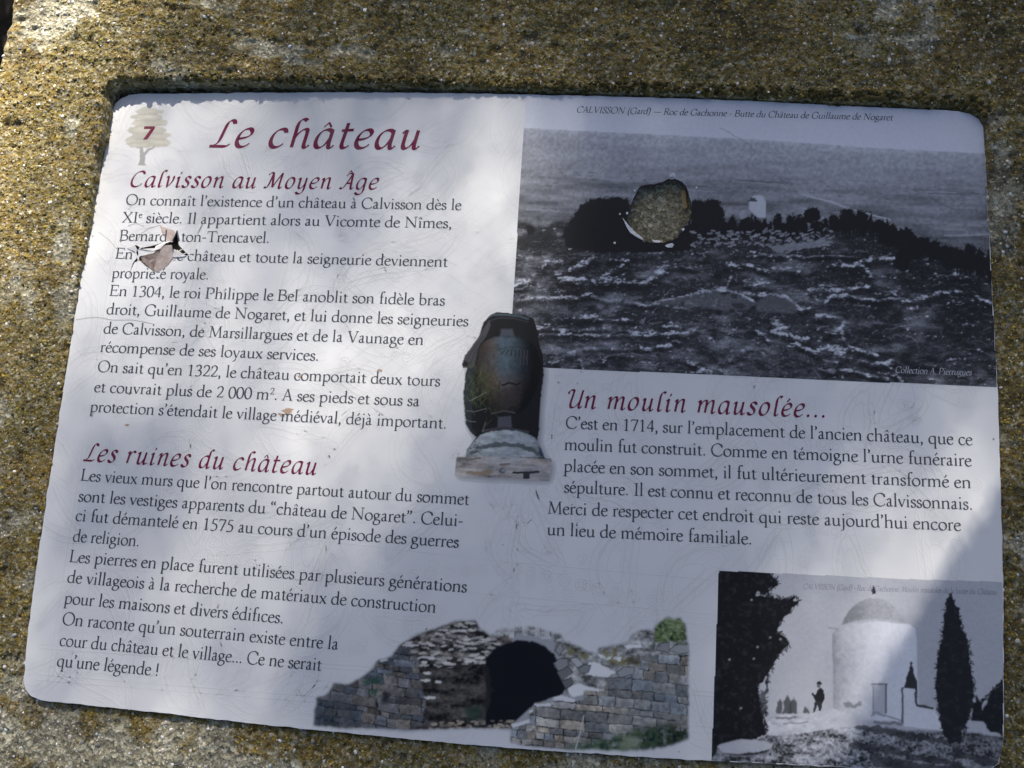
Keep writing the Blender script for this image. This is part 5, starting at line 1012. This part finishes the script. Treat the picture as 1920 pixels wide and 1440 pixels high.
# ---------------------------------------------------------------- the quilted pattern printed under it all
QL = []   # polylines in metres
def ring_(cx, cy, r, a0=0, a1=2*math.pi, n=26): return [(cx+r*math.cos(t), cy+r*math.sin(t)) for t in np.linspace(a0, a1, n)]
def teardrop(cx, cy, s, rot, flip):
    t = np.linspace(0, 2*math.pi, 32); r = s*(1-np.sin(t/2)**1*0); x = s*.5*np.sin(t)*(.62+.38*np.sin(t/2)); y = -s*np.cos(t)+.25*s*np.sin(t/2); x = x+flip*.25*s*(y/s)**2
    c_, s_ = math.cos(rot), math.sin(rot); return [(cx+a*c_-b*s_, cy+a*s_+b*c_) for a, b in zip(x, y)]
q = np.random.default_rng(77)
for gx_ in np.arange(-.29, .30, .046):                       # large paisleys
    for gy_ in np.arange(-.19, .21, .048):
        cx, cy = gx_+q.normal(0, .007), gy_+q.normal(0, .007); s_ = q.uniform(.020, .030); rot = q.uniform(0, 6.3); fl = q.choice([-1, 1])
        for k in (1.12, .82, .76, .42): QL.append((teardrop(cx, cy, s_*k, rot, fl), 1))
        for k in range(0, 30, 2):
            a1, a2 = teardrop(cx, cy, s_*.86, rot, fl)[k+1], teardrop(cx, cy, s_*1.06, rot, fl)[k]; QL.append(([a1, ((a1[0]+a2[0])/2+.0006, (a1[1]+a2[1])/2), a2], .9))
        for k in range(0, 30, 3):
            a1, a2 = teardrop(cx, cy, s_*.46, rot, fl)[k+1], teardrop(cx, cy, s_*.70, rot, fl)[k]; QL.append(([a1, ((a1[0]+a2[0])/2-.0006, (a1[1]+a2[1])/2), a2], .8))
        for k in range(7):
            a = rot+k*.9; QL.append((ring_(cx+s_*1.25*math.cos(a), cy+s_*1.25*math.sin(a), .004, a-1.6, a+1.6, 9), .8)); QL.append((ring_(cx+s_*1.25*math.cos(a), cy+s_*1.25*math.sin(a), .0022, 0, 6.28, 10), .7))
def clip_band(x0, x1, y0, y1, sp, ang):                      # lattice quilting in the middle
    d_ = np.array((math.cos(ang), math.sin(ang))); n_ = np.array((-d_[1], d_[0])); c0 = np.array(((x0+x1)/2, (y0+y1)/2)); R_ = max(x1-x0, y1-y0)
    for k in np.arange(-R_, R_, sp):
        pts = [c0+n_*k+d_*t for t in np.linspace(-R_, R_, 80)]; pts = [p_ for p_ in pts if x0 < p_[0] < x1 and y0 < p_[1] < y1]
        if len(pts) > 3: QL.append((pts, .5))
for a_ in (.62, -.62): clip_band(*P(560, 640), *P(560, 640), .008, a_) if False else clip_band(P(640, 560)[0], P(1160, 560)[0], P(900, 800)[1], P(900, 330)[1], .0085, a_+.1)
for yy in (.012, .0155, .032, .0345):                         # border bands along the lower and left edges
    QL.append(([(-.30+.008, -.2085+yy+ .006*0), (0, -.2085+yy), (.296, -.2085+yy)], 1.4))
for xx in (.016, .019, .036): QL.append(([(-.30+xx, -.195), (-.30+xx, .10)], 1.2))
for k in np.arange(-.285, .29, .0085): QL.append(([(k, -.2085+.0175), (k+.004, -.2085+.0215), (k+.006, -.2085+.03)], 1.0))
for yy in (-.105, -.125): QL.append(([(-.2, yy+.01), (0, yy), (.2, yy-.003)], 1.2))
for k in np.arange(-.18, .10, .0105): QL.append((ring_(k, -.116+.006*math.cos(k*30), .0036, 0, 6.28, 14), 1.)); QL.append((ring_(k, -.116+.006*math.cos(k*30), .0019, 0, 6.28, 10), .9))
QN = np.cumsum([0]+[len(p_) for p_, _ in QL]); QA = np.concatenate([np.asarray(p_, float) for p_, _ in QL]); QT = []
for p_, _ in QL:
    T = np.gradient(np.asarray(p_, float), axis=0); L_ = np.hypot(T[:, 0], T[:, 1]); L_[L_ == 0] = 1; QT.append(np.stack([-T[:, 1]/L_, T[:, 0]/L_], 1))
QT = np.concatenate(QT); QW = np.repeat([w__ for _, w__ in QL], np.diff(QN)); QI = np.repeat(np.arange(len(QL)), np.diff(QN))
QA = QA+np.stack([vnoise(QA[:, 0]+4, QA[:, 1]+4, .012, 5)-.5, vnoise(QA[:, 0]+8, QA[:, 1]+8, .012, 6)-.5], 1)*.003
QOK = inside(QA[:, 0], QA[:, 1], BOARD_I) & (segdist(QA[:, 0], QA[:, 1], BOARD, True) > .001)
for hl in (HOLE_A, HOLE_B): QOK &= ~inside(QA[:, 0], QA[:, 1], hl)
def quilt(name, off, hw0, z0, m):
    """every quilting line as a thin ribbon of ink"""
    A = QA+np.array(off); d_ = QT*(hw0*QW)[:, None]; z = z0+(QI % 9)*2.5e-6
    V = np.stack([np.column_stack([A+d_, z]), np.column_stack([A-d_, z])], 1).reshape(-1, 3)
    k = np.flatnonzero((QI[:-1] == QI[1:]) & QOK[:-1] & QOK[1:])
    mesh(name, V, np.stack([2*k, 2*k+1, 2*k+3, 2*k+2], 1), m, panel, kind='stuff')
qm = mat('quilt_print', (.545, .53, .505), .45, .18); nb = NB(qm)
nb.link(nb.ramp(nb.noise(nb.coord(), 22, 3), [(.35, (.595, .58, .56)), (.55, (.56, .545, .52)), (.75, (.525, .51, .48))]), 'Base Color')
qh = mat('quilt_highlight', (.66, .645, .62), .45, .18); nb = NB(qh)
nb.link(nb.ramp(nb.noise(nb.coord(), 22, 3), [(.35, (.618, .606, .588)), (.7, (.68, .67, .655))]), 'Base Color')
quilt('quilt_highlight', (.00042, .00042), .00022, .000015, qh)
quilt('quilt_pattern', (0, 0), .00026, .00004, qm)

# ---------------------------------------------------------------- the damage
chip = mat('chipped_laminate', (.62, .61, .60), .7, .2); nb = NB(chip); nb.link(nb.ramp(nb.noise(nb.coord(), 400, 4), [(.3, (.40, .38, .37)), (.6, (.66, .65, .64))]), 'Base Color'); nb.bump(nb.noise(nb.coord(), 500, 3), .6, .0006)
fb = mat('torn_backing', (.30, .23, .19), .8, .15); nb = NB(fb); nb.link(nb.ramp(nb.noise(nb.coord(), 220, 5, .7), [(.3, (.13, .09, .065)), (.55, (.30, .23, .19)), (.75, (.46, .38, .33))]), 'Base Color'); nb.bump(nb.noise(nb.coord(), 260, 4), .8, .0012)
fb2 = mat('torn_paper', (.42, .345, .30), .8, .15); nb = NB(fb2); nb.link(nb.ramp(nb.noise(nb.coord(), 200, 5, .7), [(.3, (.30, .225, .18)), (.55, (.43, .35, .31)), (.75, (.56, .50, .46))]), 'Base Color')
film = mat('lifted_film', (.58, .57, .55), .5, .12); nb = NB(film); nb.link(nb.ramp(nb.noise(nb.coord(), 150, 4), [(.3, (.50, .47, .43)), (.6, (.62, .61, .60))]), 'Base Color')
def shard(name, pts, hs, m, fr=None, thick=.0006, parent=panel):
    """a bent flake: outline points with their own heights, a raised middle and a thickness"""
    q_ = PP(pts, fr); n_ = len(q_); c_ = q_.mean(0); hm = float(np.mean(hs))
    V = [(x, y, h_) for (x, y), h_ in zip(q_, hs)]+[(c_[0], c_[1], hm+thick*.1)]; V += [(x, y, z-thick) for x, y, z in V]
    F = []; k = n_+1
    for i in range(n_):
        j = (i+1) % n_; F += [(i, n_, j), (k+i, k+j, k+n_), (i, j, k+j, k+i)]
    o = mesh(name, V, F, m, parent); bm = bmesh.new(); bm.from_mesh(o.data); bmesh.ops.recalc_face_normals(bm, faces=bm.faces); bm.to_mesh(o.data); bm.free(); return o
# chips round the punched hole
H3 = (1150, 300, 200/1920)
shard('edge_chip', [(165, 1040), (190, 1100), (235, 1200), (300, 1310), (420, 1390), (520, 1440), (560, 1480), (560, 1440), (520, 1380), (420, 1300), (330, 1250), (290, 1160), (240, 1120), (200, 1080)], [.0004, .0006, .0007, .0008, .0007, .0006, .0003, -.0008, -.0012, -.0014, -.0012, -.001, -.0006, 0], chip, H3)
shard('edge_chip', [(1000, 315), (1010, 270), (1040, 238), (1080, 236), (1112, 262), (1122, 315), (1080, 335), (1030, 335)], [.0002, .0008, .0012, .0012, .001, .0004, -.001, -.001], chip, H3)
shard('edge_chip', [(1225, 1240), (1265, 1225), (1285, 1250), (1250, 1282), (1225, 1270)], [.0003, .0006, .0006, .0004, -.0005], chip, H3)
shard('edge_chip', [(960, 1520), (1060, 1500), (1090, 1530), (1060, 1575), (980, 1580), (930, 1550)], [.0003, .0007, .0008, .0006, .0007, .0004], chip, H3)
shard('edge_chip', [(690, 1420), (800, 1430), (880, 1450), (820, 1490), (720, 1480)], [-.001, -.0012, -.001, .0005, .0005], chip, H3)
for x, y, r_ in ((1152, 360, 5), (117*.104+1150, 975*.104+300, 2.2), (1152.6, 455.5, 2.4), (1132, 248, 2), (1306, 352, 2), (1176, 400, 2.4), (1190, 357, 2.2)):
    if (x, y) == (1152, 360): continue
    shard('edge_chip', [(x+r_*math.cos(a)*random.uniform(.7, 1.2), y+r_*math.sin(a)*random.uniform(.7, 1.2)) for a in np.linspace(0, 5.6, 7)], [.0004]*7, chip)
shard('adhesive_residue', [(1235, 500), (1270, 480), (1310, 500), (1325, 600), (1330, 700), (1350, 800), (1310, 830), (1270, 810), (1255, 700), (1240, 600)], [-.0050]*10, mat('dried_adhesive', (.30, .21, .10), .8, .15), H3, .002)
# the cracked place: bent flakes over a dark cavity
shard('torn_flake', [(600, 690), (700, 672), (850, 655), (990, 600), (960, 680), (900, 800), (840, 935), (760, 880), (680, 800)], [-.0002, .0012, .0022, .0030, .0018, .0006, -.0004, -.0004, -.0003], fb, ZC)
shard('torn_flake', [(1015, 575), (1100, 505), (1205, 500), (1208, 600), (1195, 720), (1090, 850), (950, 950), (850, 940), (905, 800), (965, 680)], [.0032, .0036, .0030, .0016, .0006, .0002, .0001, .0004, .0012, .0024], fb2, ZC)
shard('torn_flake', [(560, 560), (640, 560), (850, 602), (1000, 565), (1100, 470), (1195, 440), (1170, 425), (1050, 440), (900, 500), (985, 540), (860, 640), (700, 668), (595, 680)], [.0006, .0016, .0022, .0028, .0034, .0036, .0030, .0018, .0012, .0016, .0020, .0012, .0006], film, ZC)
shard('torn_flake', [(955, 118), (1060, 165), (1190, 200), (1232, 250), (1205, 330), (1175, 400), (1090, 405), (1040, 340), (1000, 270)], [.00010]*9, fb2, ZC, .00005)
shard('torn_flake', [(1195, 690), (1230, 560), (1275, 580), (1350, 640), (1440, 668), (1390, 690), (1240, 700)], [.0008, .0016, .0014, .0010, .0006, .0008, .0008], film, ZC)
shard('torn_flake', [(375, 535), (450, 500), (530, 500), (560, 560), (545, 620), (590, 740), (570, 745), (535, 660), (530, 570), (450, 560)], [.0004, .0010, .0014, .0012, .0010, .0005, .0006, .0008, .0008, .0004], film, ZC)
shard('torn_flake', [(640, 548), (760, 520), (900, 478), (1010, 455), (900, 500), (980, 540), (850, 595)], [-.0025]*7, mat('crack_shade', (.05, .042, .035), .9, .1), ZC)  # flat dark sheet, its colour standing in for the shade inside the crack
# fine cracks and scratches in the laminate
crk = mat('crack_line', (.26, .22, .18), .7, .2)
for k, pts in enumerate(([(185, 435), (205, 450), (215, 462), (222, 470)], [(270, 425), (255, 418), (240, 424)], [(300, 422), (280, 428), (265, 438), (258, 450)], [(142, 600), (165, 596), (185, 595), (210, 600), (250, 600), (290, 608)], [(247, 500), (245, 508), (243, 516), (241, 524)])):
    A = PP(pts); T = np.gradient(A, axis=0); T /= np.hypot(T[:, 0], T[:, 1])[:, None]; Nn = np.stack([-T[:, 1], T[:, 0]], 1)*.00011; V = [(*(p_+s_*m_), -.00001+.00017) for p_, m_ in zip(A, Nn) for s_ in (1, -1)]
    mesh('crack', V, [(2*i, 2*i+1, 2*i+3, 2*i+2) for i in range(len(A)-1)], crk, panel)
# small stains left by drops and rust
st_ = mat('rust_stain', (.36, .25, .17), .7, .2)
for x, y, r_ in ((540, 770, 8), (562, 706, 4), (712, 695, 4), (528, 778, 5), (238, 797, 3)):
    pts = [(x+r_*1.4*math.cos(a)*random.uniform(.5, 1.2), y+r_*.8*math.sin(a)*random.uniform(.5, 1.2)) for a in np.linspace(0, 5.9, 14)]; q_ = PP(pts); mesh('stain', [(a_, b_, .00012) for a_, b_ in q_], [tuple(range(len(q_)-1, -1, -1))], st_, panel)
